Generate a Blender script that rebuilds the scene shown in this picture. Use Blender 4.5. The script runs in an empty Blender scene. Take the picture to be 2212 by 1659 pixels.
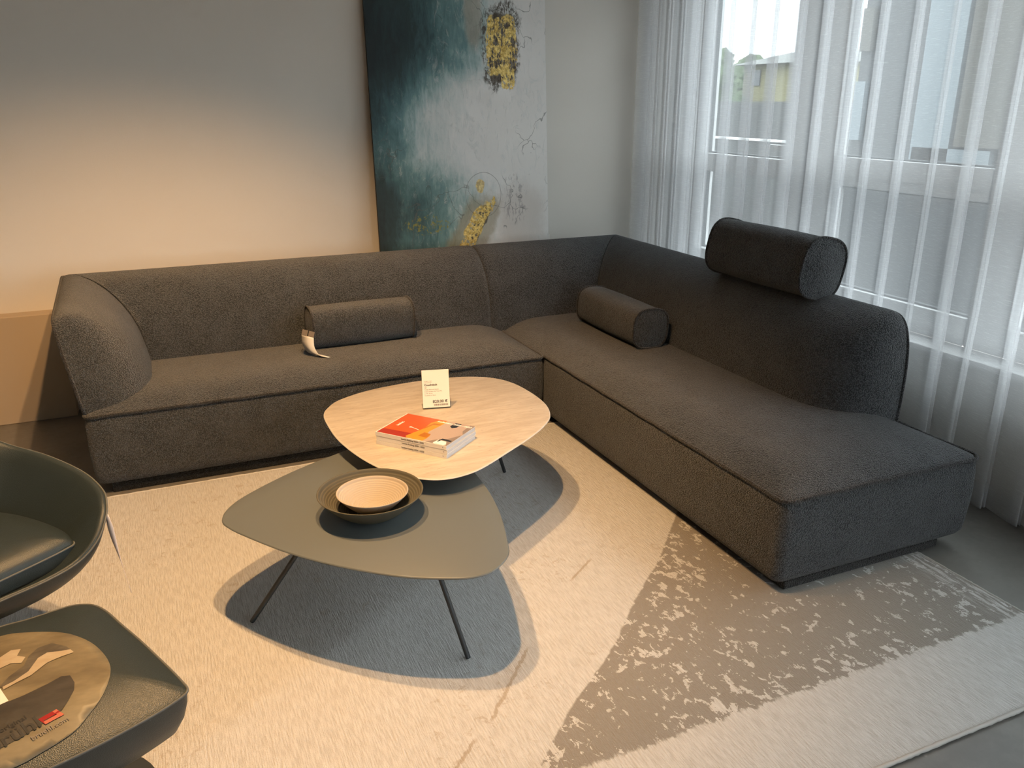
import bpy, bmesh, math, random
from mathutils import Vector, Matrix
from math import radians, sin, cos, pi, sqrt

random.seed(7)
scene = bpy.context.scene
col = scene.collection

# ------------------------------------------------------------------ camera
yaw, pitch, roll = radians(23.7), radians(18.93), radians(0.1)
fw = Vector((sin(yaw)*cos(pitch), cos(yaw)*cos(pitch), -sin(pitch)))
rt = Vector((cos(yaw), -sin(yaw), 0))
dn = fw.cross(rt)
r2 = rt*cos(roll) + dn*sin(roll)
d2 = -rt*sin(roll) + dn*cos(roll)
cam_data = bpy.data.cameras.new('camera')
cam_data.sensor_width = 36.0
cam_data.lens = 36.0*1790.0/2212.0
cam_data.clip_start = 0.05
cam = bpy.data.objects.new('camera', cam_data)
col.objects.link(cam)
mrot = Matrix((r2, -d2, -fw)).transposed()
cam.matrix_world = Matrix.Translation((0, 0, 1.6)) @ mrot.to_4x4()
scene.camera = cam

# ------------------------------------------------------------------ world, exposure
SKY = 5.2
world = bpy.data.worlds.new('overcast_sky')
scene.world = world
world.use_nodes = True
wn = world.node_tree.nodes
wl = world.node_tree.links
bg = wn['Background']
tc = wn.new('ShaderNodeTexCoord')
nz = wn.new('ShaderNodeTexNoise'); nz.inputs['Scale'].default_value = 2.2; nz.inputs['Detail'].default_value = 4
cr = wn.new('ShaderNodeValToRGB')
cr.color_ramp.elements[0].color = (0.84, 0.92, 1.0, 1)
cr.color_ramp.elements[1].color = (0.97, 0.985, 1.0, 1)
cr.color_ramp.elements[0].position = 0.3; cr.color_ramp.elements[1].position = 0.7
wl.new(tc.outputs['Generated'], nz.inputs['Vector'])
wl.new(nz.outputs['Fac'], cr.inputs['Fac'])
wl.new(cr.outputs['Color'], bg.inputs['Color'])
bg.inputs['Strength'].default_value = SKY

SPOT_A = 215.0     # ceiling spots over the tables
SPOT_B = 215.0
WARM = (1.0, 0.59, 0.26)
scene.view_settings.view_transform = 'Standard'
scene.view_settings.look = 'None'
scene.view_settings.gamma = 1.0
scene.view_settings.use_curve_mapping = False
scene.view_settings.exposure = 0.16
scene.cycles.use_denoising = True
scene.cycles.max_bounces = 6
scene.cycles.diffuse_bounces = 3
scene.cycles.glossy_bounces = 2
scene.cycles.use_adaptive_sampling = True
scene.cycles.adaptive_threshold = 0.09
scene.cycles.adaptive_min_samples = 16
scene.cycles.transparent_max_bounces = 16
scene.cycles.sample_clamp_indirect = 6.0
scene.cycles.caustics_reflective = False
scene.cycles.caustics_refractive = False

# ------------------------------------------------------------------ material helpers
class NT:
    def __init__(self, name):
        self.m = bpy.data.materials.new(name); self.m.use_nodes = True
        self.t = self.m.node_tree; self.n = self.t.nodes; self.l = self.t.links
        self.b = self.n['Principled BSDF']; self.out = self.n['Material Output']
        self._c = None
    def node(self, ty, **kw):
        nd = self.n.new(ty)
        for k, v in kw.items():
            if k in nd.inputs.keys() if isinstance(k, str) else False: self.set(nd.inputs[k], v)
            else: setattr(nd, k, v)
        return nd
    def set(self, sock, v):
        if isinstance(v, bpy.types.NodeSocket): self.l.new(v, sock)
        else:
            if isinstance(v, (tuple, list)) and len(v) == 3 and sock.type == 'RGBA': v = (*v, 1)
            sock.default_value = v
    def coord(self):
        if self._c is None: self._c = self.n.new('ShaderNodeTexCoord').outputs['Object']
        return self._c
    def mapping(self, scale=(1, 1, 1), loc=(0, 0, 0), rot=(0, 0, 0), src=None):
        nd = self.n.new('ShaderNodeMapping')
        self.l.new(src or self.coord(), nd.inputs['Vector'])
        nd.inputs['Scale'].default_value = scale; nd.inputs['Location'].default_value = loc; nd.inputs['Rotation'].default_value = rot
        return nd.outputs['Vector']
    def noise(self, scale, detail=3, rough=.5, vec=None, dist=0):
        nd = self.n.new('ShaderNodeTexNoise')
        self.l.new(vec or self.coord(), nd.inputs['Vector'])
        nd.inputs['Scale'].default_value = scale; nd.inputs['Detail'].default_value = detail
        nd.inputs['Roughness'].default_value = rough; nd.inputs['Distortion'].default_value = dist
        return nd.outputs['Fac']
    def voro(self, scale, vec=None, feature='F1'):
        nd = self.n.new('ShaderNodeTexVoronoi'); nd.feature = feature
        self.l.new(vec or self.coord(), nd.inputs['Vector']); nd.inputs['Scale'].default_value = scale
        return nd.outputs['Distance']
    def math(self, op, a, b=0.0, c=0.0, clamp=False):
        nd = self.n.new('ShaderNodeMath'); nd.operation = op; nd.use_clamp = clamp
        for i, v in enumerate((a, b, c)): self.set(nd.inputs[i], v)
        return nd.outputs[0]
    def step(self, v, lo, hi):
        nd = self.n.new('ShaderNodeMapRange'); nd.interpolation_type = 'SMOOTHSTEP'
        self.set(nd.inputs['Value'], v)
        nd.inputs['From Min'].default_value = lo; nd.inputs['From Max'].default_value = hi
        return nd.outputs['Result']
    def mix(self, f, a, b):
        nd = self.n.new('ShaderNodeMix'); nd.data_type = 'RGBA'
        self.set(nd.inputs[0], f); self.set(nd.inputs[6], a); self.set(nd.inputs[7], b)
        return nd.outputs[2]
    def sep(self, src=None):
        nd = self.n.new('ShaderNodeSeparateXYZ'); self.l.new(src or self.coord(), nd.inputs[0])
        return nd.outputs
    def bump(self, h, strength=.5, dist=.01, normal=None):
        nd = self.n.new('ShaderNodeBump'); self.set(nd.inputs['Height'], h)
        nd.inputs['Strength'].default_value = strength; nd.inputs['Distance'].default_value = dist
        if normal: self.l.new(normal, nd.inputs['Normal'])
        self.l.new(nd.outputs['Normal'], self.b.inputs['Normal'])
        return nd.outputs['Normal']
    def p(self, **kw):
        names = dict(color='Base Color', rough='Roughness', metal='Metallic', spec='Specular IOR Level', sheen='Sheen Weight', coat='Coat Weight')
        for k, v in kw.items(): self.set(self.b.inputs[names[k]], v)
        return self
def plain(name, color, rough=.6, **kw):
    t = NT(name); t.p(color=color, rough=rough, **kw); return t.m

M = {}
# boucle fabric
def boucle(name, base=(.024, .028, .032), tip=(.118, .127, .136)):
    t = NT(name)
    w = t.n.new('ShaderNodeVectorMath'); w.operation = 'ADD'
    ns = t.n.new('ShaderNodeTexNoise'); t.l.new(t.coord(), ns.inputs['Vector']); ns.inputs['Scale'].default_value = 130; ns.inputs['Detail'].default_value = 1
    sc_ = t.n.new('ShaderNodeVectorMath'); sc_.operation = 'SCALE'; t.l.new(ns.outputs['Color'], sc_.inputs[0]); sc_.inputs['Scale'].default_value = .0035
    t.l.new(t.coord(), w.inputs[0]); t.l.new(sc_.outputs[0], w.inputs[1])
    v = t.voro(240, w.outputs[0])
    fine = t.noise(520, 2)
    big = t.noise(9, 2)
    h = t.math('SUBTRACT', 1.0, v)
    h = t.math('ADD', h, t.math('MULTIPLY', fine, .3))
    c = t.mix(t.step(h, .52, 1.02), base, tip)
    c2 = t.mix(t.math('MULTIPLY', t.step(big, .35, .7), .18), c, tip)
    t.p(color=c2, rough=.92, spec=.25, sheen=.25)
    t.b.inputs['Sheen Roughness'].default_value = .5
    t.bump(h, 1.0, .0055)
    return t.m
M['boucle'] = boucle('charcoal_boucle')
M['pipe'] = boucle('boucle_piping', (.016, .016, .018), (.055, .055, .056))
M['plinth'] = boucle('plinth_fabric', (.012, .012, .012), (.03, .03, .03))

def wall_mat():
    t = NT('wall_paint')
    n = t.noise(1.3, 3); f = t.noise(260, 2)
    t.p(color=t.mix(n, (.70, .665, .61), (.75, .715, .66)), rough=.85, spec=.2)
    t.bump(f, .12, .002); return t.m
M['wall'] = wall_mat()
M['ceiling'] = plain('ceiling_paint', (.74, .74, .73), .9)

def floor_mat():
    t = NT('polished_concrete')
    a = t.noise(.9, 6, .6); b = t.noise(6, 6, .65); s = t.noise(38, 3, .6); sp = t.step(t.noise(17, 2, .5), .70, .76)
    c = t.mix(t.step(a, .3, .7), (.125, .118, .108), (.20, .19, .175))
    c = t.mix(t.math('MULTIPLY', t.step(b, .45, .75), .45), c, (.24, .23, .21))
    c = t.mix(t.math('MULTIPLY', sp, .35), c, (.34, .33, .31))
    t.p(color=c, rough=t.math('ADD', .24, t.math('MULTIPLY', s, .3)), spec=.45)
    t.bump(b, .06, .004); return t.m
M['floor'] = floor_mat()

def leather():
    t = NT('dark_green_leather')
    v = t.voro(520); n = t.noise(700, 2); big = t.noise(4, 2)
    h = t.math('ADD', v, t.math('MULTIPLY', n, .4))
    t.p(color=t.mix(big, (.020, .030, .032), (.028, .039, .041)), rough=.40, spec=.5)
    t.bump(h, .28, .0016); return t.m
M['leather'] = leather()
M['stitch'] = plain('grey_thread', (.11, .115, .11), .7)

def lacquer():
    t = NT('grey_lacquer'); n = t.noise(900, 2)
    t.p(color=(.138, .154, .156), rough=.42, spec=.45); t.bump(n, .05, .0006); return t.m
M['lacquer'] = lacquer()
M['leg'] = plain('anthracite_metal', (.030, .036, .040), .45, spec=.5)
M['black_under'] = plain('black_underside', (.02, .02, .022), .6)

def travertine():
    t = NT('travertine_ceramic')
    v = t.mapping((3.0, 14, 3.0), rot=(0, 0, radians(-20)))
    a = t.noise(2.0, 8, .62, v, .6); b = t.noise(9, 6, .6, v)
    pits = t.step(t.noise(30, 3, .5, t.mapping((.8, 3.0, 1), rot=(0, 0, radians(-20)))), .66, .72)
    c = t.mix(t.step(a, .25, .75), (.46, .385, .295), (.60, .53, .435))
    c = t.mix(t.math('MULTIPLY', t.step(b, .52, .72), .55), c, (.38, .31, .245))
    c = t.mix(t.math('MULTIPLY', pits, .5), c, (.30, .23, .17))
    t.p(color=c, rough=.46, spec=.4); return t.m
M['stone'] = travertine()
M['stone_edge'] = plain('pale_stone_edge', (.62, .58, .53), .5)

def bowl_mat(name, c):
    t = NT(name); n = t.noise(500, 2); t.p(color=c, rough=.75, spec=.3); t.bump(n, .08, .0008); return t.m
M['bowl_big'] = bowl_mat('olive_stoneware', (.105, .097, .072))
M['bowl_small'] = bowl_mat('cream_stoneware', (.47, .405, .33))

M['paper'] = plain('white_paper', (.78, .76, .72), .7)
M['cream_paper'] = plain('cream_paper', (.86, .83, .74), .65)
M['ink'] = plain('black_ink', (.02, .02, .02), .6)
M['grey_ink'] = plain('grey_ink', (.20, .17, .15), .6)
M['white_ink'] = plain('white_ink', (.88, .87, .84), .6)
M['orange'] = NT('orange_print').p(rough=.35).m
def orange():
    t = NT('orange_cover_print'); s = t.noise(22, 4, .6, t.mapping((1, 9, 1), rot=(0, 0, radians(-40))))
    t.p(color=t.mix(s, (.50, .062, .018), (.66, .15, .035)), rough=.32); return t.m
M['orange'] = orange()
M['brick_red'] = plain('red_cover_print', (.36, .035, .018), .32)
M['amber'] = plain('amber_cover_print', (.70, .30, .03), .32)
M['amber_dark'] = plain('dark_amber_print', (.45, .155, .012), .32)
def pinkgrid():
    t = NT('pale_rug_print')
    w = t.n.new('ShaderNodeTexChecker'); t.l.new(t.mapping(rot=(0, 0, .3)), w.inputs['Vector']); w.inputs['Scale'].default_value = 330
    t.p(color=t.mix(w.outputs['Fac'], (.50, .40, .35), (.42, .32, .275)), rough=.32); return t.m
M['pink'] = pinkgrid()
M['taupe_print'] = plain('taupe_cover_print', (.26, .21, .19), .32)
M['navy'] = plain('navy_print', (.02, .025, .04), .32)
def pages():
    t = NT('page_edges'); z = t.noise(900, 2, .5, t.mapping((.05, .05, 1)))
    t.p(color=t.mix(z, (.58, .58, .60), (.82, .82, .83)), rough=.7); return t.m
M['pages'] = pages()
M['frame'] = plain('white_window_frame', (.70, .71, .72), .4)
M['gasket'] = plain('window_gasket', (.06, .065, .07), .6)
M['handle'] = plain('white_handle', (.85, .86, .87), .25)

def glass(name, tint=(1, 1, 1), gloss=.06, rough=.0):
    t = NT(name)
    tr = t.node('ShaderNodeBsdfTransparent'); t.set(tr.inputs['Color'], tint)
    gl = t.node('ShaderNodeBsdfGlossy'); gl.inputs['Roughness'].default_value = rough
    lw = t.node('ShaderNodeLayerWeight'); lw.inputs['Blend'].default_value = .5
    fr = t.math('ADD', .03, t.math('MULTIPLY', t.math('POWER', lw.outputs['Facing'], 5.0), .55))
    mx = t.node('ShaderNodeMixShader')
    t.l.new(fr, mx.inputs[0]); t.l.new(tr.outputs[0], mx.inputs[1]); t.l.new(gl.outputs[0], mx.inputs[2])
    t.l.new(mx.outputs[0], t.out.inputs['Surface']); return t.m
M['glass'] = glass('window_glass', (.93, .96, .95))
M['acrylic'] = glass('clear_acrylic', (.90, .91, .90))

def sheer():
    t = NT('sheer_curtain')
    slub = t.noise(60, 3, .6, t.mapping((1, .25, 12)))
    weave = t.noise(900, 1, .5)
    dens = t.math('ADD', .25, t.math('ADD', t.math('MULTIPLY', t.step(slub, .50, .8), .11), t.math('MULTIPLY', weave, .18)))
    tr = t.node('ShaderNodeBsdfTransparent')
    di = t.node('ShaderNodeBsdfDiffuse'); t.set(di.inputs['Color'], (.86, .86, .87))
    tl = t.node('ShaderNodeBsdfTranslucent'); t.set(tl.inputs['Color'], (.90, .91, .93))
    m1 = t.node('ShaderNodeMixShader'); m1.inputs[0].default_value = .65
    t.l.new(di.outputs[0], m1.inputs[1]); t.l.new(tl.outputs[0], m1.inputs[2])
    m2 = t.node('ShaderNodeMixShader'); t.l.new(dens, m2.inputs[0])
    t.l.new(tr.outputs[0], m2.inputs[1]); t.l.new(m1.outputs[0], m2.inputs[2])
    t.l.new(m2.outputs[0], t.out.inputs['Surface']); return t.m
M['sheer'] = sheer()

def rug_mat():
    t = NT('woven_rug')
    x, y, z = t.sep()
    # pile ribs run along y
    rib = t.noise(1.0, 3, .6, t.mapping((205, 19, 1)))
    rib2 = t.noise(1.0, 2, .5, t.mapping((520, 60, 1)))
    wob = t.math('MULTIPLY', t.math('SUBTRACT', t.noise(9, 5, .65), .5), .10)
    wob2 = t.math('MULTIPLY', t.math('SUBTRACT', t.noise(60, 3, .6, t.mapping((1, .35, 1))), .5), .05)
    # first edge: curve y -> x
    fc = t.n.new('ShaderNodeFloatCurve'); cm = fc.mapping; cu = cm.curves[0]
    pts = [(1.0, .10), (1.30, .50), (1.491, .728), (1.574, .815), (1.664, .917), (1.76, 1.044), (1.852, 1.161), (2.042, 1.354), (2.202, 1.542), (2.399, 1.735), (3.0, 2.30)]
    Y0, Y1, X0, X1 = 1.0, 3.0, 0.0, 2.5
    while len(cu.points) < len(pts): cu.points.new(0, 0)
    for pnt, (py, px) in zip(cu.points, pts):
        pnt.location = ((py-Y0)/(Y1-Y0), (px-X0)/(X1-X0)); pnt.handle_type = 'AUTO'
    cm.update()
    t.set(fc.inputs['Value'], t.math('DIVIDE', t.math('SUBTRACT', y, Y0), Y1-Y0))
    xb = t.math('MULTIPLY', fc.outputs[0], X1-X0)
    e1 = t.math('ADD', t.math('SUBTRACT', x, xb), t.math('ADD', t.math('MULTIPLY', wob, .35), t.math('MULTIPLY', wob2, .25)))
    m1 = t.step(e1, -.006, .006)
    e2 = t.math('ADD', t.math('SUBTRACT', y, 1.447), t.math('ADD', t.math('MULTIPLY', wob, .4), t.math('MULTIPLY', wob2, .9)))
    m2 = t.step(e2, -.006, .006)
    # ragged light clumps inside the taupe wedge
    clump = t.math('ADD', t.noise(34, 4, .65, t.mapping((1, .72, 1)), .4), t.math('MULTIPLY', t.math('SUBTRACT', rib, .5), .14))
    zone = t.noise(2.6, 3, .55)
    thr = t.math('SUBTRACT', .722, t.math('MULTIPLY', zone, .24))
    near = t.math('MULTIPLY', t.step(e1, .35, 0.0), .03)
    near2 = t.math('MULTIPLY', t.step(e2, .16, 0.0), .04)
    sp = t.math('SUBTRACT', clump, t.math('SUBTRACT', t.math('SUBTRACT', thr, near), near2))
    sp = t.step(sp, -.008, .012)
    # faint streaky right border
    rb = t.math('MULTIPLY', t.step(x, 2.34, 2.41), t.step(t.noise(1.0, 4, .7, t.mapping((70, 9, 1))), .46, .60))
    sp = t.math('MAXIMUM', sp, rb)
    taupe = t.math('MULTIPLY', t.math('MULTIPLY', m1, m2), t.math('SUBTRACT', 1.0, sp))
    # faint brownish scratches in the light field
    scz = t.noise(1.9, 3, .6, t.mapping((1, 1, 1), loc=(3.1, 1.7, 0)))
    scr = t.noise(34, 4, .7, t.mapping((1.0, .8, 1), rot=(0, 0, .5)), .8)
    def zoneb(cx, cy, rx, ry):
        a_ = t.math('DIVIDE', t.math('SUBTRACT', x, cx), rx); b_ = t.math('DIVIDE', t.math('SUBTRACT', y, cy), ry)
        return t.step(t.math('ADD', t.math('ADD', t.math('MULTIPLY', a_, a_), t.math('MULTIPLY', b_, b_)), t.math('MULTIPLY', wob, 6.0)), 1.0, .3)
    zb = t.math('MAXIMUM', zoneb(-.22, 3.12, .38, .26), t.math('MAXIMUM', zoneb(1.16, 2.32, .17, .13), t.math('MAXIMUM', zoneb(.30, 3.40, .5, .12), zoneb(1.30, 2.95, .14, .30))))
    scz = t.math('ADD', scz, t.math('MULTIPLY', zb, .25))
    scm = t.math('MULTIPLY', t.math('MULTIPLY', t.step(scz, .52, .64), .6), t.step(scr, .54, .66))
    def line(ax, ay, bx, by, wd):
        # a thin worn line from a to b
        L = sqrt((bx-ax)**2+(by-ay)**2); ux, uy = (bx-ax)/L, (by-ay)/L
        px = t.math('SUBTRACT', t.math('ADD', x, t.math('MULTIPLY', wob2, .6)), ax); py = t.math('SUBTRACT', y, ay)
        along = t.math('ADD', t.math('MULTIPLY', px, ux), t.math('MULTIPLY', py, uy))
        off = t.math('ABSOLUTE', t.math('SUBTRACT', t.math('MULTIPLY', px, uy), t.math('MULTIPLY', py, ux)))
        return t.math('MULTIPLY', t.math('MULTIPLY', t.step(off, wd, wd*.3), t.step(along, -.01, .02)), t.step(along, L+.01, L-.02))
    l1 = t.math('MAXIMUM', line(.678, 1.691, .903, 1.941, .008), line(.50, 1.54, .62, 1.65, .008))
    l2 = line(1.20, 2.22, 1.33, 2.32, .007)
    scm = t.math('MULTIPLY', t.math('MAXIMUM', scm, t.math('MAXIMUM', l1, l2)), t.math('SUBTRACT', 1.0, m1))
    light = t.mix(t.step(rib, .30, .66), (.515, .50, .48), (.645, .635, .62))
    dark = t.mix(rib2, (.235, .215, .19), (.335, .31, .28))
    c = t.mix(taupe, light, dark)
    c = t.mix(t.math('MULTIPLY', scm, .62), c, (.33, .25, .16))
    t.p(color=c, rough=.95, spec=.15, sheen=.15)
    h = t.math('ADD', t.math('MULTIPLY', rib, .8), t.math('MULTIPLY', t.noise(300, 2), .35))
    t.bump(h, .95, .006); return t.m
M['rug'] = rug_mat()
M['rug_edge'] = plain('rug_binding', (.55, .53, .50), .95)

def painting_mat():
    t = NT('abstract_painting')
    x, y, z = t.sep()          # local: x 0..1.08 across, z 0..2.3 up
    def blob(cx, cz, rx, rz, amt=.5, nscale=9):
        dx = t.math('DIVIDE', t.math('SUBTRACT', x, cx), rx); dz = t.math('DIVIDE', t.math('SUBTRACT', z, cz), rz)
        d = t.math('SQRT', t.math('ADD', t.math('MULTIPLY', dx, dx), t.math('MULTIPLY', dz, dz)))
        n = t.math('MULTIPLY', t.math('SUBTRACT', t.noise(nscale, 6, .7), .5), amt*2)
        return t.math('ADD', d, n)
    flow = t.math('MULTIPLY', t.math('SUBTRACT', t.noise(2.4, 6, .62, t.mapping((1, 1, .7)), .5), .5), .62)
    streak = t.math('MULTIPLY', t.math('SUBTRACT', t.noise(26, 6, .72, t.mapping((1.3, 1, .32), rot=(0, .25, 0)), .6), .5), .36)
    # the dark side: widest at the top and bottom, a pale bay in the middle
    bay = t.math('MULTIPLY', t.step(t.math('ABSOLUTE', t.math('SUBTRACT', z, 1.40)), .40, .05), -.20)
    topw = t.math('MULTIPLY', t.step(z, 1.5, 1.9), .14)
    pos = t.math('SUBTRACT', x, t.math('ADD', bay, topw))
    g = t.math('ADD', pos, t.math('ADD', flow, t.math('MULTIPLY', streak, .85)))
    rp = t.n.new('ShaderNodeValToRGB'); e = rp.color_ramp.elements
    stops = [(0.0, (.018, .030, .034)), (.16, (.030, .058, .064)), (.30, (.070, .150, .165)), (.44, (.17, .30, .31)), (.54, (.40, .53, .53)), (.64, (.66, .71, .70)), (.80, (.84, .835, .82)), (1.0, (.82, .805, .78))]
    e[0].position, e[0].color = stops[0][0], (*stops[0][1], 1); e[1].position, e[1].color = stops[-1][0], (*stops[-1][1], 1)
    for ps, cl in stops[1:-1]:
        q = e.new(ps); q.color = (*cl, 1)
    t.set(rp.inputs['Fac'], t.math('ADD', g, .06))
    c = rp.outputs['Color']
    # pale scrapes and blush
    scr = t.step(t.noise(20, 7, .75, t.mapping((1.0, 1, .45), rot=(0, .4, 0)), 1.4), .53, .66)
    c = t.mix(t.math('MULTIPLY', scr, t.math('MULTIPLY', t.step(g, .12, .45), .55)), c, (.70, .73, .72))
    dk = t.step(t.noise(14, 6, .7, t.mapping((1.0, 1, .4), loc=(4, 2, 1), rot=(0, -.3, 0)), 1.0), .60, .70)
    c = t.mix(t.math('MULTIPLY', dk, t.math('MULTIPLY', t.step(g, .75, .30), .45)), c, (.030, .052, .058))
    blush = t.step(blob(.90, .92, .22, .28, .35, 6), 1.0, .4)
    c = t.mix(t.math('MULTIPLY', blush, .45), c, (.50, .42, .36))
    tan = t.step(blob(.63, 2.05, .07, .22, .3, 7), 1.0, .5)
    c = t.mix(t.math('MULTIPLY', tan, .6), c, (.42, .36, .28))
    def slab_(cx, cz, rx, rz, amt, nscale, tilt=0.0):
        dz0 = t.math('SUBTRACT', z, cz)
        dx = t.math('ABSOLUTE', t.math('DIVIDE', t.math('SUBTRACT', t.math('SUBTRACT', x, cx), t.math('MULTIPLY', dz0, tilt)), rx)); dz = t.math('ABSOLUTE', t.math('DIVIDE', dz0, rz))
        d = t.math('POWER', t.math('ADD', t.math('POWER', dx, 5.0), t.math('POWER', dz, 5.0)), .2)
        d = t.math('ADD', d, t.math('MULTIPLY', t.math('SUBTRACT', t.noise(nscale*.38, 3, .6, t.mapping((1, 1, .7), loc=(cx, 0, 1.3))), .5), amt*2.4))
        return t.math('ADD', d, t.math('MULTIPLY', t.math('SUBTRACT', t.noise(nscale, 6, .72, t.mapping((1, 1, .6))), .5), amt*2.2))
    # dark scrub under the gold
    sc1 = t.step(slab_(.795, 1.89, .130, .25, .34, 13), 1.0, .80)
    c = t.mix(t.math('MULTIPLY', t.math('MULTIPLY', sc1, t.step(t.noise(70, 5, .75, t.mapping((1, 1, .5))), .40, .58)), .92), c, (.075, .060, .046))
    core = t.step(slab_(.805, 1.88, .090, .19, .25, 14), 1.0, .85)
    c = t.mix(t.math('MULTIPLY', core, .85), c, (.085, .062, .040))
    sc2 = t.step(slab_(.60, .88, .14, .20, .45, 9, .5), 1.0, .6)
    c = t.mix(t.math('MULTIPLY', sc2, .60), c, (.30, .235, .115))
    sc3 = t.math('MULTIPLY', t.step(slab_(.63, .90, .035, .10, .6, 16, .55), 1.0, .8), .85)
    c = t.mix(sc3, c, (.07, .05, .03))
    yel = t.step(blob(.29, .90, .15, .06, .7, 14), 1.0, .9)
    c = t.mix(t.math('MULTIPLY', yel, t.math('MULTIPLY', t.step(t.noise(40, 4, .6), .5, .6), .7)), c, (.30, .27, .04))
    viol = t.math('MULTIPLY', t.step(blob(.86, 1.03, .10, .16, .5, 10), 1.0, .7), t.step(t.noise(55, 5, .7, t.mapping((1, 1, .35), rot=(0, -.5, 0))), .50, .60))
    c = t.mix(t.math('MULTIPLY', viol, .5), c, (.21, .19, .20))
    rg = t.math('ABSOLUTE', t.math('SUBTRACT', blob(.655, 1.06, .115, .13, .06, 5), 1.0))
    c = t.mix(t.math('MULTIPLY', t.step(rg, .022, .008), .5), c, (.14, .13, .12))
    # thin drawn lines
    wv = t.n.new('ShaderNodeTexVoronoi'); wv.feature = 'DISTANCE_TO_EDGE'; wv.inputs['Scale'].default_value = 3.1
    nn = t.n.new('ShaderNodeTexNoise'); t.l.new(t.coord(), nn.inputs['Vector']); nn.inputs['Scale'].default_value = 3; nn.inputs['Detail'].default_value = 4
    ad = t.n.new('ShaderNodeMixRGB'); ad.blend_type = 'ADD'; ad.inputs[0].default_value = .6; t.l.new(t.coord(), ad.inputs[1]); t.l.new(nn.outputs['Color'], ad.inputs[2])
    t.l.new(ad.outputs[0], wv.inputs['Vector'])
    ln = t.math('MULTIPLY', t.step(wv.outputs['Distance'], .010, .003), t.step(t.noise(2.6, 2), .50, .56))
    c = t.mix(t.math('MULTIPLY', ln, .6), c, (.11, .115, .11))
    # gold leaf
    crack = t.math('MULTIPLY', t.step(t.noise(48, 5, .7, t.mapping((1.2, 1, .6))), .40, .47), t.step(t.noise(20, 5, .7, t.mapping((1.2, 1, .6), loc=(2, 0, 3))), .40, .47))
    g1 = t.math('MULTIPLY', t.step(t.math('MINIMUM', slab_(.805, 1.90, .098, .17, .22, 15), slab_(.835, 1.73, .045, .09, .35, 20)), .98, .92), crack)
    g2 = t.math('MULTIPLY', t.step(slab_(.585, .86, .055, .16, .55, 15, .55), 1.0, .9), t.step(t.noise(52, 5, .7), .40, .50))
    g3 = t.math('MULTIPLY', t.step(blob(.635, 1.115, .028, .045, .7, 24), 1.0, .85), .8)
    gold = t.math('MAXIMUM', g1, t.math('MAXIMUM', g2, g3))
    gc = t.mix(t.step(t.noise(55, 5, .7), .35, .65), (.50, .31, .06), (.95, .74, .26))
    c = t.mix(gold, c, gc)
    t.p(color=c, rough=t.math('SUBTRACT', .62, t.math('MULTIPLY', gold, .2)), metal=t.math('MULTIPLY', gold, .2), spec=.35)
    h = t.math('ADD', scr, t.math('MULTIPLY', t.noise(90, 3, .7), .6))
    t.bump(h, .45, .003); return t.m
M['painting'] = painting_mat()
M['canvas_edge'] = plain('dark_canvas_edge', (.012, .014, .014), .7)

M['asphalt'] = plain('grey_paving', (.055, .057, .058), .9)
M['yellow_render'] = plain('yellow_house_render', (.24, .22, .11), .9)
M['roof'] = plain('grey_roof_tiles', (.13, .135, .13), .9)
M['ext_dark'] = plain('grey_cladding', (.035, .037, .04), .8)
M['ext_beige'] = plain('beige_render', (.075, .07, .06), .9)
M['ext_blue'] = plain('pale_blue_panel', (.13, .16, .18), .5)
M['ext_grey'] = plain('grey_concrete', (.07, .072, .072), .9)
M['ext_white'] = plain('white_paint', (.75, .75, .74), .6)
def leaves():
    t = NT('leaf_green'); n = t.noise(7, 4); t.p(color=t.mix(n, (.035, .055, .03), (.10, .13, .07)), rough=.9); return t.m
M['leaf'] = leaves()
M['bark'] = plain('bark', (.07, .055, .04), .9)
M['ext_win'] = plain('dark_window', (.05, .06, .07), .3)

# ------------------------------------------------------------------ object helpers
ORG = {}
def root(name, loc, label=None, cat=None, group=None, kind=None):
    o = bpy.data.objects.new(name, None); col.objects.link(o); o.location = loc
    o.empty_display_size = .1
    ORG[o.as_pointer()] = Vector(loc)
    tag(o, label, cat, group, kind); return o
def tag(o, label=None, cat=None, group=None, kind=None):
    if label: o['label'] = label
    if cat: o['category'] = cat
    if group: o['group'] = group
    if kind: o['kind'] = kind
    return o
def mk(name, verts, faces, mat, parent=None, smooth=True, origin=None, mats=None, fmat=None, autosmooth=None):
    """verts in world coordinates; the part keeps its thing's origin."""
    if parent is not None: org = ORG[parent.as_pointer()]
    else: org = Vector(origin) if origin else Vector((0, 0, 0))
    me = bpy.data.meshes.new(name)
    me.from_pydata([tuple(Vector(v)-org) for v in verts], [], faces)
    for m in (mats or [mat]): me.materials.append(m)
    if fmat: me.polygons.foreach_set('material_index', fmat)
    me.polygons.foreach_set('use_smooth', [smooth]*len(me.polygons))
    me.update()
    bm = bmesh.new(); bm.from_mesh(me); bmesh.ops.recalc_face_normals(bm, faces=bm.faces); bm.to_mesh(me); bm.free()
    if smooth and autosmooth: me.set_sharp_from_angle(angle=radians(autosmooth))
    o = bpy.data.objects.new(name, me); col.objects.link(o)
    if parent is not None:
        o.parent = parent
    else: o.location = org
    ORG[o.as_pointer()] = org
    return o
def merge(parts):
    V, F = [], []
    for v, f in parts:
        n = len(V); V += list(v); F += [tuple(i+n for i in q) for q in f]
    return V, F
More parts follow.
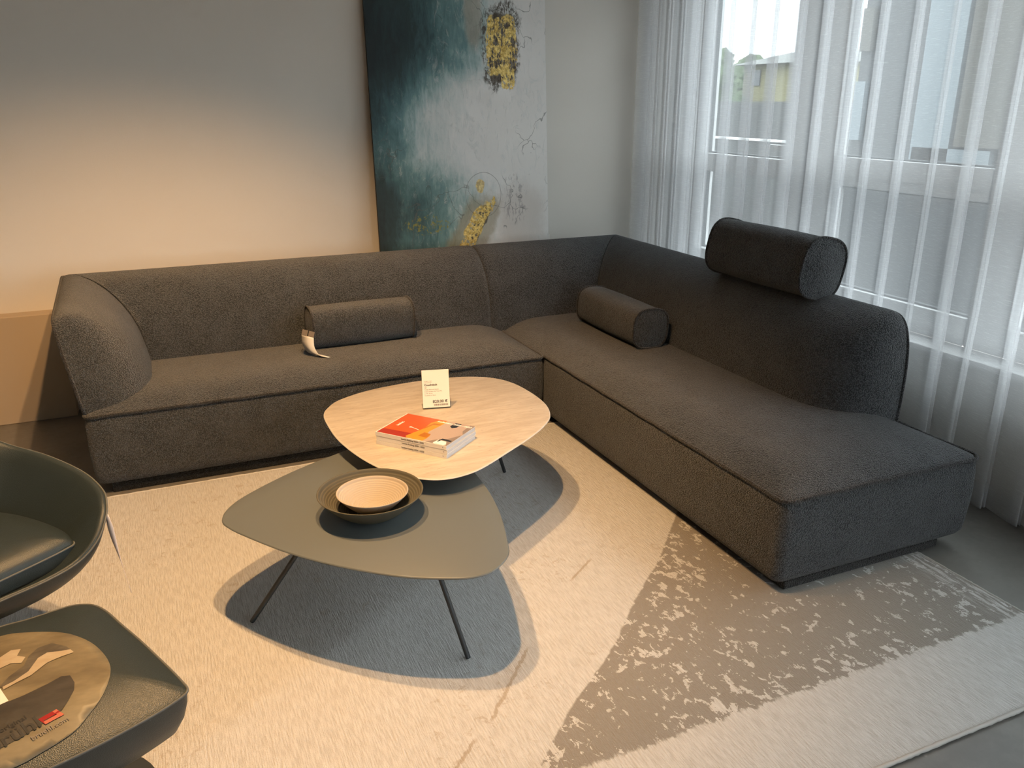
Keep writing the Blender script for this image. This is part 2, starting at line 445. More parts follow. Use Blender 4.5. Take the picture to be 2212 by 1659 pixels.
def box(x0, x1, y0, y1, z0, z1, bev=0.0):
    if bev <= 0:
        v = [(x, y, z) for z in (z0, z1) for y in (y0, y1) for x in (x0, x1)]
        f = [(0, 2, 3, 1), (4, 5, 7, 6), (0, 1, 5, 4), (2, 6, 7, 3), (0, 4, 6, 2), (1, 3, 7, 5)]
        return v, f
    bm = bmesh.new(); bmesh.ops.create_cube(bm, size=1)
    for v in bm.verts: v.co = Vector(((x0+x1)/2+v.co.x*(x1-x0), (y0+y1)/2+v.co.y*(y1-y0), (z0+z1)/2+v.co.z*(z1-z0)))
    bmesh.ops.bevel(bm, geom=list(bm.edges), offset=bev, segments=2, affect='EDGES', profile=.5)
    bm.verts.index_update()
    v = [tuple(q.co) for q in bm.verts]; f = [tuple(q.index for q in fc.verts) for fc in bm.faces]; bm.free()
    return v, f
def rings(R, closed_u=True, cap0=False, cap1=False):
    """R: list of rings (same length) -> quads."""
    n = len(R[0]); V = [p for r in R for p in r]; F = []
    for i in range(len(R)-1):
        for j in range(n if closed_u else n-1):
            k = (j+1) % n
            F.append((i*n+j, i*n+k, (i+1)*n+k, (i+1)*n+j))
    if cap0: F.append(tuple(range(n))[::-1])
    if cap1: F.append(tuple((len(R)-1)*n+j for j in range(n)))
    return V, F
def tube(pts, r, n=8, closed=False):
    pts = [Vector(p) for p in pts]; N = len(pts); R = []
    up = None
    for i, p in enumerate(pts):
        a = pts[(i-1) % N] if (closed or i > 0) else p
        b = pts[(i+1) % N] if (closed or i < N-1) else p
        d = (b-a)
        if d.length < 1e-9: d = Vector((0, 0, 1))
        d.normalize()
        if up is None:
            up = Vector((0, 0, 1)) if abs(d.z) < .9 else Vector((1, 0, 0))
        u = (up - d*up.dot(d))
        if u.length < 1e-6: u = d.orthogonal()
        u.normalize(); w = d.cross(u); up = u
        rr = r[i] if isinstance(r, (list, tuple)) else r
        R.append([tuple(p+u*cos(2*pi*k/n)*rr+w*sin(2*pi*k/n)*rr) for k in range(n)])
    if closed:
        R.append(R[0]); return rings(R)
    return rings(R, True, True, True)
def rrect(x0, x1, y0, y1, r, nc=5, ns=10):
    """rounded rectangle, ccw, fixed number of points."""
    out = []
    cs = [(x1-r, y0+r, -90), (x1-r, y1-r, 0), (x0+r, y1-r, 90), (x0+r, y0+r, 180)]
    for i, (cx, cy, a0) in enumerate(cs):
        for k in range(nc+1):
            a = radians(a0+90*k/nc); out.append((cx+r*cos(a), cy+r*sin(a)))
        nx = cs[(i+1) % 4]; a = radians(nx[2])
        p = out[-1]; q = (nx[0]+r*cos(a), nx[1]+r*sin(a))
        for k in range(1, ns): out.append((p[0]+(q[0]-p[0])*k/ns, p[1]+(q[1]-p[1])*k/ns))
    return out
def superell(a, n): return max(0.0, 1-abs(1-min(max(a, 0), 1))**n)**(1/n)
def lathe(prof, cx, cy, n=64):
    R = []
    for r, z in prof: R.append([(cx+r*cos(2*pi*k/n), cy+r*sin(2*pi*k/n), z) for k in range(n)])
    return rings(R)
def smooth_closed(pts, sub=6):
    """Catmull-Rom through closed 2D points."""
    N = len(pts); out = []
    for i in range(N):
        p0, p1, p2, p3 = (Vector(pts[(i+k-1) % N]) for k in range(4))
        for s in range(sub):
            t = s/sub
            out.append(.5*((2*p1)+(-p0+p2)*t+(2*p0-5*p1+4*p2-p3)*t*t+(-p0+3*p1-3*p2+p3)*t**3))
    return out
def smooth_open(pts, sub=6):
    P = [Vector(p) for p in pts]; P = [2*P[0]-P[1]]+P+[2*P[-1]-P[-2]]; out = []
    for i in range(1, len(P)-2):
        p0, p1, p2, p3 = P[i-1:i+3]
        for s in range(sub):
            t = s/sub
            out.append(.5*((2*p1)+(-p0+p2)*t+(2*p0-5*p1+4*p2-p3)*t*t+(-p0+3*p1-3*p2+p3)*t**3))
    out.append(P[-2]); return out
def text(name, body, size, mat, parent, o, ex, ey, align='LEFT', ext=.00012, bold=0.0, xs=1.0):
    """lettering laid on a surface: o origin, ex reading direction, ey up direction."""
    cu = bpy.data.curves.new(name, 'FONT'); cu.body = body; cu.size = size; cu.align_x = align; cu.extrude = ext; cu.offset = bold
    cu.resolution_u = 3
    tmp = bpy.data.objects.new(name+'_tmp', cu); col.objects.link(tmp)
    dg = bpy.context.evaluated_depsgraph_get()
    me = bpy.data.meshes.new_from_object(tmp.evaluated_get(dg))
    bpy.data.objects.remove(tmp); bpy.data.curves.remove(cu)
    ex, ey = Vector(ex).normalized(), Vector(ey).normalized(); ez = ex.cross(ey)
    org = ORG[parent.as_pointer()]
    for v in me.vertices:
        c = v.co.copy(); v.co = Vector(o) + ex*c.x*xs + ey*c.y + ez*c.z - org
    me.name = name; me.materials.clear(); me.materials.append(mat)
    ob = bpy.data.objects.new(name, me); col.objects.link(ob); ob.parent = parent
    ORG[ob.as_pointer()] = org
    return ob

# ------------------------------------------------------------------ room shell
WALL_Y = 4.84; WIN_X = 3.30; CEIL = 3.0; LEFT_X = -3.6; FRONT_Y = -3.6
v, f = box(LEFT_X-.2, WIN_X+.15, FRONT_Y-.2, WALL_Y+.2, -.2, 0)
tag(mk('floor', v, f, M['floor'], smooth=False), 'polished grey concrete floor with pale blotches', 'floor', kind='structure')
v, f = box(LEFT_X-.2, WIN_X+.3, FRONT_Y-.2, WALL_Y+.2, CEIL, CEIL+.2)
tag(mk('ceiling', v, f, M['ceiling'], smooth=False), 'plain white ceiling above the room', 'ceiling', kind='structure')
v, f = box(LEFT_X-.2, WIN_X+.3, WALL_Y, WALL_Y+.2, 0, CEIL)
tag(mk('wall_back', v, f, M['wall'], smooth=False), 'plain off-white painted wall behind the sofa and painting', 'wall', kind='structure')
v, f = box(LEFT_X-.2, LEFT_X, FRONT_Y, WALL_Y, 0, CEIL)
tag(mk('wall_left', v, f, M['wall'], smooth=False), 'plain off-white painted side wall beyond the armchair', 'wall', kind='structure')
v, f = merge([box(LEFT_X-.2, WIN_X+.3, FRONT_Y-.2, FRONT_Y, 0, .25), box(LEFT_X-.2, WIN_X+.3, FRONT_Y-.2, FRONT_Y, 2.75, CEIL), box(LEFT_X-.2, LEFT_X+4.95, FRONT_Y-.2, FRONT_Y, .25, 2.75), box(WIN_X-.1, WIN_X+.3, FRONT_Y-.2, FRONT_Y, .25, 2.75)])
tag(mk('wall_front', v, f, M['wall'], smooth=False), 'plain off-white wall behind the viewer', 'wall', kind='structure')
v, f = merge([box(WIN_X-.10, WIN_X+.15, FRONT_Y, WALL_Y, 0, .525), box(WIN_X-.1, WIN_X+.15, FRONT_Y, WALL_Y, 2.62, CEIL)])
tag(mk('wall_right', v, f, M['wall'], smooth=False), 'low parapet wall and lintel around the windows', 'wall', kind='structure')
v, f = box(LEFT_X, -.462, WALL_Y-.10, WALL_Y, 0, .567, .004)
tag(mk('trim_1', v, f, plain('tan_ledge_paint', (.50, .40, .29), .8), smooth=False), 'low boxed ledge along the wall left of the sofa', 'ledge', kind='structure')
v, f = box(WIN_X-.17, WIN_X-.02, FRONT_Y, WALL_Y, .525, .553, .006)
tag(mk('trim_2', v, f, M['frame'], smooth=False), 'white window sill board behind the curtain', 'sill', kind='structure')

# ------------------------------------------------------------------ windows
def bar(y0, y1, z0, z1, parent, name='frame_bar', x0=WIN_X-.03, x1=WIN_X+.05):
    v, f = box(x0, x1, min(y0, y1), max(y0, y1), z0, z1, .006); return mk(name, v, f, M['frame'], parent, smooth=False)
def pane(y0, y1, z0, z1, parent):
    v, f = box(WIN_X+.006, WIN_X+.012, min(y0, y1), max(y0, y1), z0, z1)
    p = mk('pane', v, f, M['glass'], parent, smooth=False)
    g = .008
    parts = [box(WIN_X-.005, WIN_X+.02, y0-g if s else y1, y0 if s else y1+g, z0, z1) for s in ()]
    a, b = min(y0, y1), max(y0, y1)
    parts = [box(WIN_X-.004, WIN_X+.022, a, a+g, z0, z1), box(WIN_X-.004, WIN_X+.022, b-g, b, z0, z1),
             box(WIN_X-.004, WIN_X+.022, a+g, b-g, z0, z0+g), box(WIN_X-.004, WIN_X+.022, a+g, b-g, z1-g, z1)]
    v, f = merge(parts); mk('gasket', v, f, M['gasket'], p, smooth=False)
    return p
ZB, ZT = .553, 2.62
w1 = root('window_1', (WIN_X, 4.2, ZB), 'white framed tilt sash with lever handle nearest the back wall', 'window', kind='structure')
bar(4.765, 4.84, ZB, ZT, w1); bar(4.56, 4.725, ZB, ZT, w1); bar(4.445, 4.552, ZB, ZT, w1, x0=WIN_X-.055)
pane(4.725, 4.765, ZB+.1, ZT-.08, w1)
bar(3.69, 4.445, ZB, .70, w1, x0=WIN_X-.055); bar(3.69, 4.445, 1.182, 1.286, w1, x0=WIN_X-.055); bar(3.69, 4.445, ZT-.12, ZT, w1, x0=WIN_X-.055)
bar(3.553, 3.69, ZB, ZT, w1, x0=WIN_X-.055)
bar(4.725, 4.765, ZB, ZB+.1, w1); bar(4.725, 4.765, ZT-.08, ZT, w1)
pane(3.69, 4.445, .70, 1.182, w1); pane(3.69, 4.445, 1.286, ZT-.12, w1)
hx = WIN_X-.058
def oval(y, z, ry, rz):
    R = []
    for xx, k in ((hx+.004, 1), (hx-.006, 1), (hx-.010, .85)):
        R.append([(xx, y+ry*k*cos(2*pi*i/20), z+rz*k*sin(2*pi*i/20)) for i in range(20)])
    return rings(R, True, True, True)
hd = mk('handle', *oval(3.613, 1.355, .020, .045), M['handle'], w1)
v, f = merge([tube([(hx-.008, 3.613, 1.355), (hx-.05, 3.613, 1.355)], .011, 10), box(hx-.064, hx-.044, 3.600, 3.745, 1.338, 1.368, .006)])
mk('lever', v, f, M['handle'], hd, autosmooth=40)
mk('keyhole_rosette', *oval(3.620, 1.235, .020, .034), M['handle'], w1)
# little round lock cover on the hinge stile
v, f = rings([[(WIN_X-.062, 4.51+.035*cos(a*pi/10), 1.60+.062*sin(a*pi/10)) for a in range(20)], [(WIN_X-.05, 4.51+.035*cos(a*pi/10), 1.60+.062*sin(a*pi/10)) for a in range(20)]], True, True, True)
mk('lock_cover', v, f, M['frame'], w1)
def fixed_window(n, ya, yb, label, ztr=1.325):
    w = root('window_%d' % n, (WIN_X, (ya+yb)/2, ZB), label, 'window', kind='structure')
    bar(ya-.005, ya-.20, ZB, ZT, w)
    bar(yb, ya-.20, ZB, .68, w); bar(yb, ya-.20, 1.183, ztr, w); bar(yb, ya-.20, ZT-.08, ZT, w)
    bar(yb, ya-.20, 1.225, 1.232, w, 'groove_bead', WIN_X-.036, WIN_X-.028)
    pane(yb, ya-.20, .68, 1.183, w); pane(yb, ya-.20, ztr, ZT-.08, w)
    return w
fixed_window(2, 3.553, 2.45, 'fixed white framed window left of the right mullion')
fixed_window(3, 2.45, 1.25, 'fixed white framed window at the right picture edge')
ys = 1.25; k = 4
while ys > FRONT_Y+.4:
    ye = max(ys-1.2, FRONT_Y+.01)
    fixed_window(k, ys, ye, ['third', 'fourth', 'fifth', 'sixth', 'seventh'][k-4]+' fixed window along the glazed side')
    ys = ye; k += 1

for i in range(1):      # shop-front glazing behind the viewer
    xa = LEFT_X+4.95+i*1.55; xb = xa+1.55
    w = root('window_%d' % (k+i), ((xa+xb)/2, FRONT_Y-.1, .25), ['first', 'second', 'third', 'fourth'][i]+' tall shop-front window behind the viewer', 'window', kind='structure')
    for q in ((xa, xa+.06, .25, 2.75), (xb-.06, xb, .25, 2.75), (xa+.06, xb-.06, .25, .31), (xa+.06, xb-.06, 2.69, 2.75)):
        v, f = box(q[0], q[1], FRONT_Y-.13, FRONT_Y-.06, q[2], q[3], .005); mk('frame_bar', v, f, M['frame'], w, smooth=False)
    v, f = box(xa+.06, xb-.06, FRONT_Y-.10, FRONT_Y-.094, .31, 2.69); mk('pane', v, f, M['glass'], w, smooth=False)

# ------------------------------------------------------------------ curtain
strips = [(4.80, 4.667), (4.63, 4.60), (4.50, 4.47), (4.37, 4.34), (4.298, 4.20), (4.145, 4.044), (3.946, 3.868), (3.769, 3.696), (3.595, 3.527), (3.427, 3.353), (3.238, 3.182), (3.061, 2.998),
          (2.897, 2.854), (2.715, 2.674), (2.532, 2.506), (2.382, 2.331), (2.219, 2.196), (2.06, 2.015)]
yy = 1.90
while yy > -.35:
    wd = random.uniform(.03, .06); strips.append((yy, yy-wd)); yy -= random.uniform(.13, .18)
prof = [(4.83, 2.985)]
for ya, yb in strips:
    ym = (ya+yb)/2; prof += [(ya+.014, 2.980), (ym, 2.976), (yb+.003, 2.977), (yb, 2.980), (yb+.003, 2.983), (ym, 2.986), (ya-.003, 2.988), (ya, 2.991), (ya-.003, 2.994), (ym, 2.997), (yb+.004, 2.999), (yb+.001, 3.002), (yb+.004, 3.005), (ym, 3.008), (ya-.003, 3.010), (ya, 3.013), (ya-.003, 3.016), (ym, 3.014), (yb-.02, 3.006)]
prof.append((-.50, 2.985))
prof = smooth_open([(a, b, 0) for a, b in prof], 3)
zs = [.012, .03, .09, .15, .4, .8, 1.3, 1.8, 2.3, 2.78]
R = []
for zi, z_ in enumerate(zs):
    fl = max(0.0, (.9-z_)/.9)
    R.append([(p.y + .005*fl*sin(p.x*37)+.006*fl*sin(p.x*13+1), p.x + .010*fl*sin(p.x*23+.7), z_ + (.004*sin(p.x*19) if zi == 0 else 0)) for p in prof])
V, F = rings(R, closed_u=False)
cur = root('sheer_curtain', (3.0, 2.7, 0), 'white sheer curtain with soft vertical pleats in front of the windows', 'curtain')
ob = mk('drape', V, F, M['sheer'], cur)
# hem: a doubled band at the foot
Rh = [[(q[0]-.0025, q[1], z2) for q in R[0]] for z2 in (.013, .05, .10)]
V, F = rings(Rh, closed_u=False); mk('hem', V, F, M['sheer'], cur)
v, f = box(2.96, 3.04, -.55, 4.83, 2.78, 2.82); mk('curtain_track', v, f, M['frame'], cur, smooth=False)

# ------------------------------------------------------------------ sofa
SZ = .362
sofa = root('corner_sofa', (1.2, 3.6, 0), 'charcoal boucle L-shaped corner sofa with piped edges and chaise end', 'sofa')
def seat(name, x0, x1, y0, y1, z0, crown, reach=.24):
    N = dict(nc=6, ns=24)
    R = []
    def ring(i, z, r=.035):
        rr = max(min(r, min(x1-x0, y1-y0)/2-i-.002), .002)
        return [(px, py, z) for px, py in rrect(x0+i, x1-i, y0+i, y1-i, rr, **N)]
    for i, z in ((.09, z0), (.035, z0+.003), (.014, z0+.012), (.003, z0+.032), (0, z0+.06), (-.004, z0+.13), (-.006, z0+.19), (-.004, SZ-.05), (.0, SZ-.015), (.004, SZ-.003)): R.append(ring(i, z))
    half = min(x1-x0, y1-y0)/2
    ii = [.006, .012, .022, .035, .05, .07, .09, .12, .15, .19, .24]
    ii = [i for i in ii if i < half-.02] + [half-.01]
    for i in ii:
        t_ = min(i/reach, 1.0)
        R.append(ring(i, SZ + crown*(1-(1-t_)**2.3), .035+i*.25))
    V, F = rings(R, True, True, True)
    V = [Vector(q) for q in V]
    o = mk(name, V, F, M['boucle'], sofa)
    pp = rrect(x0-.001, x1+.001, y0-.001, y1+.001, .036, **N)
    V, F = tube([(a, b, SZ+.0015+.0016*sin(a*31+b*23)) for a, b in pp], .0075, 8, True)
    mk('seam_piping', V, F, M['pipe'], o)
    return o
seat('seat_base', -.335, 1.768, 3.615, 4.42, .042, .062)
seat('chaise_base', 1.776, 2.68, 1.85, 4.42, .042, .062)
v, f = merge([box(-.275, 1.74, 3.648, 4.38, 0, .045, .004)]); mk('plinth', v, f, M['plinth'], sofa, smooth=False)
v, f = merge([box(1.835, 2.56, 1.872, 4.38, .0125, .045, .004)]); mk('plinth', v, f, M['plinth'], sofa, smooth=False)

PROF = [(.000, .790), (.010, .800), (.030, .808), (.060, .811), (.10, .803), (.14, .788), (.18, .764), (.22, .730), (.255, .688), (.285, .640), (.308, .585), (.324, .525), (.336, .465), (.343, .415), (.345, .36)]
PROF = [(q.x, q.y) for q in smooth_open([(a, b, 0) for a, b in PROF], 3)]
ZF = .345
def back_part(name, axis, s_list, top, thin=0.0, lean=.07, clip=None, end=None, rear0=None, htop=None, shoulder=None):
    """A run of upholstered back. axis: function (s,d,z)->(x,y,z). clip: function(s,d)->s. end: (s_end, sign) rounded end."""
    R = []
    nrear = 6
    for s in s_list:
        kd, kh = 1.0, 1.0
        if end:
            a = (s-end[0])*end[1]
            kd = superell(a/.32, 2.5); kh = superell(a/.13, 3.0)
        if shoulder:
            a = (shoulder[0]-s)*shoulder[1]
            kk = superell(a/.035, 2.2); kd *= .945+.055*kk; kh *= .97+.03*kk
        ring = []
        pts = [(d, z) for d, z in PROF]
        for j in range(1, nrear+1):      # up the rear
            q = j/nrear; pts_z = .345+(.790-.345)*q
        foot = (.30, ZF)
        allp = pts + [(.33, ZF), (.20, ZF), (.09, ZF)] + [(None, .345+(.790-.345)*q/nrear) for q in range(0, nrear)]
        for d, z in allp:
            zz = ZF + (z-ZF)*kh*( (htop(s)-ZF)/(.79-ZF) if htop else 1.0)
            ln = lean*(1-min(1, max(0, (zz-ZF)/(.79-ZF))))
            if d is None: dd = ln
            else:
                d_ = d-thin*min(1, d/.1)
                dd = ln*(1-kd)+kd*max(d_, ln)
            ss = clip(s, dd) if clip else s
            ring.append(axis(ss, dd, zz))
        R.append(ring)
    V, F = rings(R, True, True, True)
    o = mk(name, V, F, M['boucle'], sofa, autosmooth=70)
    return o, R
def lin(a, b, n): return [a+(b-a)*i/n for i in range(n+1)]
def eased(a, b, R_, n, m):
    """stations crowding towards a rounded end at a."""
    sg = 1 if b > a else -1
    return [a+sg*R_*(1-cos(pi/2*i/n)) for i in range(n)] + lin(a+sg*R_, b, m)
XL, YB, XR = -.40, 4.50, 2.70
g_ = .003
# left arm (runs along y, outer side at XL)
arm, RA = back_part('armrest', lambda s, d, z: (XL+d, s, z), eased(3.652, 4.50, .32, 26, 10), None, 0, .07, lambda s, d: min(s, YB-d-g_), (3.652, 1), htop=lambda s: .757+.033*min(1, max(0, (s-3.75)/.7)))
lb, RL = back_part('backrest', lambda s, d, z: (s, YB-d, z), lin(-.40, 1.60, 30)+[1.60+.105*(1-(1-i/12)**2) for i in range(1, 13)], None, 0, .03, lambda s, d: max(s, XL+d+g_), None, shoulder=(1.705, 1))
cb, RC = back_part('corner_backrest', lambda s, d, z: (s, YB-d, z), [1.706+.10*(i/10)**2 for i in range(10)]+lin(1.806, 2.70, 22), None, .006, .03, lambda s, d: min(s, XR-d-g_), None, shoulder=(1.706, -1))
rb, RR = back_part('chaise_backrest', lambda s, d, z: (XR-d, s, z), eased(2.228, 4.50, .32, 26, 30), None, .0, .03, lambda s, d: min(s, YB-d-g_), (2.228, 1))
# piping along the rear edge of each run (profile index 0 = rear top edge)
def rear_pipe(R_, parent, start_rear=True):
    pts = [r[0] for r in R_]
    if start_rear:
        foot = [R_[0][-k] for k in range(6, 0, -1)] if False else []
        r0 = R_[0]; n0 = len(PROF)+3
        pts = pts
    P = []
    for p in pts:
        if not P or (Vector(p)-Vector(P[-1])).length > .004: P.append(p)
    V, F = tube([(a, b, c+.002) for a, b, c in P], .007, 8); mk('edge_piping', V, F, M['pipe'], parent)
rear_pipe(RA, arm); rear_pipe(RL, lb); rear_pipe(RC, cb); rear_pipe(RR, rb)

# bolster cushions ---------------------------------------------------
def bolster(name, a, b, hw, hh, up, label, group, n_exp=2.9, dome=.018):
    """a,b: axis end points; hw,hh half sizes of the rounded-square section; up: approximate up direction."""
    a, b, up = Vector(a), Vector(b), Vector(up)
    d = (b-a); L = d.length; d.normalize(); w = d.cross(up).normalized(); u = w.cross(d).normalized()
    base = (a+b)/2 - u*hh
    r = root(name, tuple(base), label, 'cushion', group)
    n = 48
    def sec(s, k):
        out = []
        for j in range(n):
            t_ = 2*pi*j/n; c, s_ = cos(t_), sin(t_)
            x = abs(c)**(2/n_exp)*(1 if c >= 0 else -1); y = abs(s_)**(2/n_exp)*(1 if s_ >= 0 else -1)
            out.append(tuple(a+d*s + w*hw*k*x + u*hh*k*y))
        return out
    R = [sec(0, 1.0)]
    m = 16
    for i in range(1, m):
        t_ = i/m; R.append(sec(L*t_, 1+.035*sin(pi*t_)))
    R.append(sec(L, 1.0))
    V, F = rings(R); body = mk('cover', V, F, M['boucle'], r)
    for s0, sg in ((0, -1), (L, 1)):
        E = [sec(s0, 1.0)] + [sec(s0+sg*dome*(1-k*k), k) for k in (.9, .75, .55, .3, .02)]
        V, F = rings(E, True, False, True); e = mk('end_panel', V, F, M['boucle'], r)
        V, F = tube(sec(s0, 1.012), .006, 8, True); mk('end_piping', V, F, M['pipe'], e)
    return r, d, w, u
GB = 'boucle bolster cushions on the sofa'
SEATZ = SZ+.064
bl = bolster('bolster_cushion', (.686, 4.072, SEATZ+.101), (1.205, 4.085, SEATZ+.101), .092, .099, (0, -.12, 1), 'charcoal bolster cushion with a hang tag, lying against the long back', GB)
bolster('bolster_cushion', (2.232, 3.955, SEATZ+.098), (2.229, 3.365, SEATZ+.098), .098, .098, (0.05, 0, 1), 'charcoal bolster cushion lying in the corner of the chaise seat', GB)
bolster('bolster_cushion', (2.585, 3.275, .925), (2.585, 2.635, .925), .115, .128, (0.22, 0, 1), 'charcoal roll cushion perched on top of the chaise backrest as headrest', GB)
# hang tag of the left bolster: a curved white card with dark top fields
hangt = root('hang_tag', (.68, 3.89, SEATZ), 'white curved card hang tag at the left end of the bolster cushion', 'tag')
pp = smooth_open([(.712, 3.882, SEATZ+.003), (.695, 3.883, SEATZ+.004), (.662, 3.893, SEATZ+.018), (.644, 3.905, SEATZ+.055), (.645, 3.915, SEATZ+.100)], 5)
wv = Vector((.046, -.056, -.006))
R = [[tuple(p-wv*.5), tuple(p+wv*.5)] for p in pp]
V, F = rings(R, closed_u=False); o = mk('card', V, F, M['paper'], hangt)
sm = o.modifiers.new('thickness', 'SOLIDIFY'); sm.thickness = .0012
c0 = pp[-1]
for k0, k1 in ((-.5, -.04), (.04, .5)):
    q = []
    for kk in (k0, k1):
        q += [c0+wv*kk, c0+wv*kk+Vector((.010, .012, .024))]
    V = [tuple(q[0]), tuple(q[2]), tuple(q[3]), tuple(q[1])]
    o = mk('printed_flap', V, [(0, 1, 2, 3)], M['grey_ink'], hangt, smooth=False)
    o.modifiers.new('thickness', 'SOLIDIFY').thickness = .001

# ------------------------------------------------------------------ rug
RX0, RX1, RY0, RY1, RT = -1.25, 2.464, 1.147, 3.585, .011
rug = root('area_rug', (0, 0, 0), 'pale woven area rug with a taupe speckled wedge under tables and chaise', 'rug')
pr = rrect(RX0, RX1, RY0, RY1, .012, 4, 60)
R = [[(x, y, .0005) for x, y in pr], [(x, y, RT-.002) for x, y in pr]]
cx_, cy_ = (RX0+RX1)/2, (RY0+RY1)/2
def ins(i): return rrect(RX0+i, RX1-i, RY0+i, RY1-i, .012, 4, 60)
R += [[(x, y, RT) for x, y in ins(.004)]]
V, F = rings(R, True, True, True); mk('pile', V, F, M['rug'], rug, autosmooth=60)
bind = [(x, y, .0078 + .0006*random.uniform(-1, 1)) for x, y in rrect(RX0, RX1, RY0, RY1, .012, 4, 300)]
V, F = tube(bind, [.0062*random.uniform(.85, 1.15) for _ in bind], 6, True); mk('binding', V, F, M['rug_edge'], rug)

# ------------------------------------------------------------------ coffee tables
def table(name, outline, ztop, thick, mtop, medge, legs, label, loc):
    r = root(name, (*loc, RT), label, 'table')
    P = smooth_closed(outline, 6); n = len(P)
    c = sum((Vector(p) for p in P), Vector((0, 0)))/n
    def off(i):
        out = []
        for k in range(n):
            t_ = (P[(k+1) % n]-P[k-1]).normalized(); nn = Vector((-t_.y, t_.x))
            if nn.dot(c-P[k]) < 0: nn = -nn
            out.append(P[k]+nn*i)
        return out
    e = min(.004, thick*.4)
    R = [[(q.x, q.y, ztop-thick) for q in off(.022)], [(q.x, q.y, ztop-thick+.005) for q in off(.008)], [(q.x, q.y, ztop-e) for q in off(0)], [(q.x, q.y, ztop-e*.35) for q in off(e*.3)], [(q.x, q.y, ztop) for q in off(e)]]
    V, F = rings(R, True, True, True)
    fm = [1]*(len(F)-1)+[0]
    mk('tabletop', V, F, mtop, r, mats=[mtop, medge], fmat=fm, autosmooth=40)
    # steel disc under the top that carries the legs
    zt = ztop-thick
    for (fx, fy), (tx, ty) in legs:
        a = Vector((fx, fy, RT+.002)); b = Vector((tx, ty, zt))
        V, F = tube([a, a+(b-a)*.02, b], [.0072, .0078, .0078], 12); lg = mk('leg', V, F, M['leg'], r, autosmooth=50)
        V, F = lathe([(0.0001, zt-.006), (.03, zt-.006), (.03, zt), (0.0001, zt)], tx, ty, 20); mk('mounting_plate', V, F, M['leg'], lg, smooth=False)
    return r
G = [(.554, 2.877), (.358, 2.775), (.187, 2.65), (.118, 2.565), (.099, 2.495), (.113, 2.442), (.154, 2.368), (.253, 2.221), (.374, 2.084), (.52, 1.96), (.647, 1.892), (.715, 1.873), (.775, 1.885), (.839, 1.94), (.872, 2.02), (.915, 2.17), (.943, 2.32), (.955, 2.47), (.957, 2.62), (.945, 2.76), (.90, 2.87), (.82, 2.925), (.72, 2.93), (.64, 2.91)]
S = [(.551, 3.123), (.583, 3.198), (.651, 3.276), (.792, 3.342), (.97, 3.372), (1.131, 3.369), (1.25, 3.342), (1.345, 3.28), (1.401, 3.176), (1.421, 3.02), (1.415, 2.879), (1.385, 2.775), (1.335, 2.695), (1.23, 2.597), (1.084, 2.494), (.944, 2.402), (.857, 2.371), (.785, 2.373), (.725, 2.406), (.67, 2.461), (.622, 2.545), (.578, 2.68), (.548, 2.846), (.543, 3.005)]
table('coffee_table', G, .350, .016, M['lacquer'], M['lacquer'], [((.147, 2.420), (.345, 2.335)), ((.718, 1.965), (.655, 2.115)), ((.83, 2.78), (.72, 2.62))],
      'low grey lacquered coffee table with rounded triangular top and slanted rod legs', (.6, 2.35))
table('coffee_table', S, .415, .012, M['stone'], M['stone_edge'], [((1.338, 3.133), (1.20, 3.06)), ((.66, 3.20), (.78, 3.08)), ((1.02, 2.56), (1.0, 2.72))],
      'taller coffee table with pale travertine rounded top and dark slanted legs', (.98, 2.9))

# ------------------------------------------------------------------ bowls
def ribbed_bowl(name, cx, cy, z0, Rr, h, wall, foot, mat, label, pw=1.6, nr=24, amp=.0011):
    prof = [(.0002, z0), (foot, z0)]
    m = 14
    for i in range(1, m+1):
        r_ = foot+(Rr-foot)*i/m; prof.append((r_, z0 + h*(i/m)**1.5))
    prof += [(Rr-.0008, z0+h+.0012), (Rr-wall*.5, z0+h+.0014), (Rr-wall, z0+h)]
    ri = Rr-wall
    steps = nr*4
    for i in range(1, steps+1):
        r_ = ri*(1-i/steps)
        fr = max(0, (r_-foot*.6)/(Rr-foot*.6))
        z = z0+wall*1.2+(h-wall*1.2)*fr**1.55
        g = amp*(sin(2*pi*i/4+.8)) * min(1, r_/(.25*Rr)) if r_ > .06*Rr else 0
        prof.append((max(r_, .0002), z+g))
    V, F = lathe(prof, cx, cy, 96)
    b = mk(name, V, F, mat, origin=(cx, cy, z0)); tag(b, label, 'bowl'); return b
ribbed_bowl('ribbed_bowl', .5405, 2.346, .351, .1665, .083, .006, .060, M['bowl_big'], 'large olive brown ribbed bowl standing on the grey coffee table', nr=22, amp=.0016)
ribbed_bowl('ribbed_bowl', .545, 2.338, .3712, .1130, .063, .005, .036, M['bowl_small'], 'small cream ribbed bowl set inside the larger olive bowl', nr=18, amp=.0012)

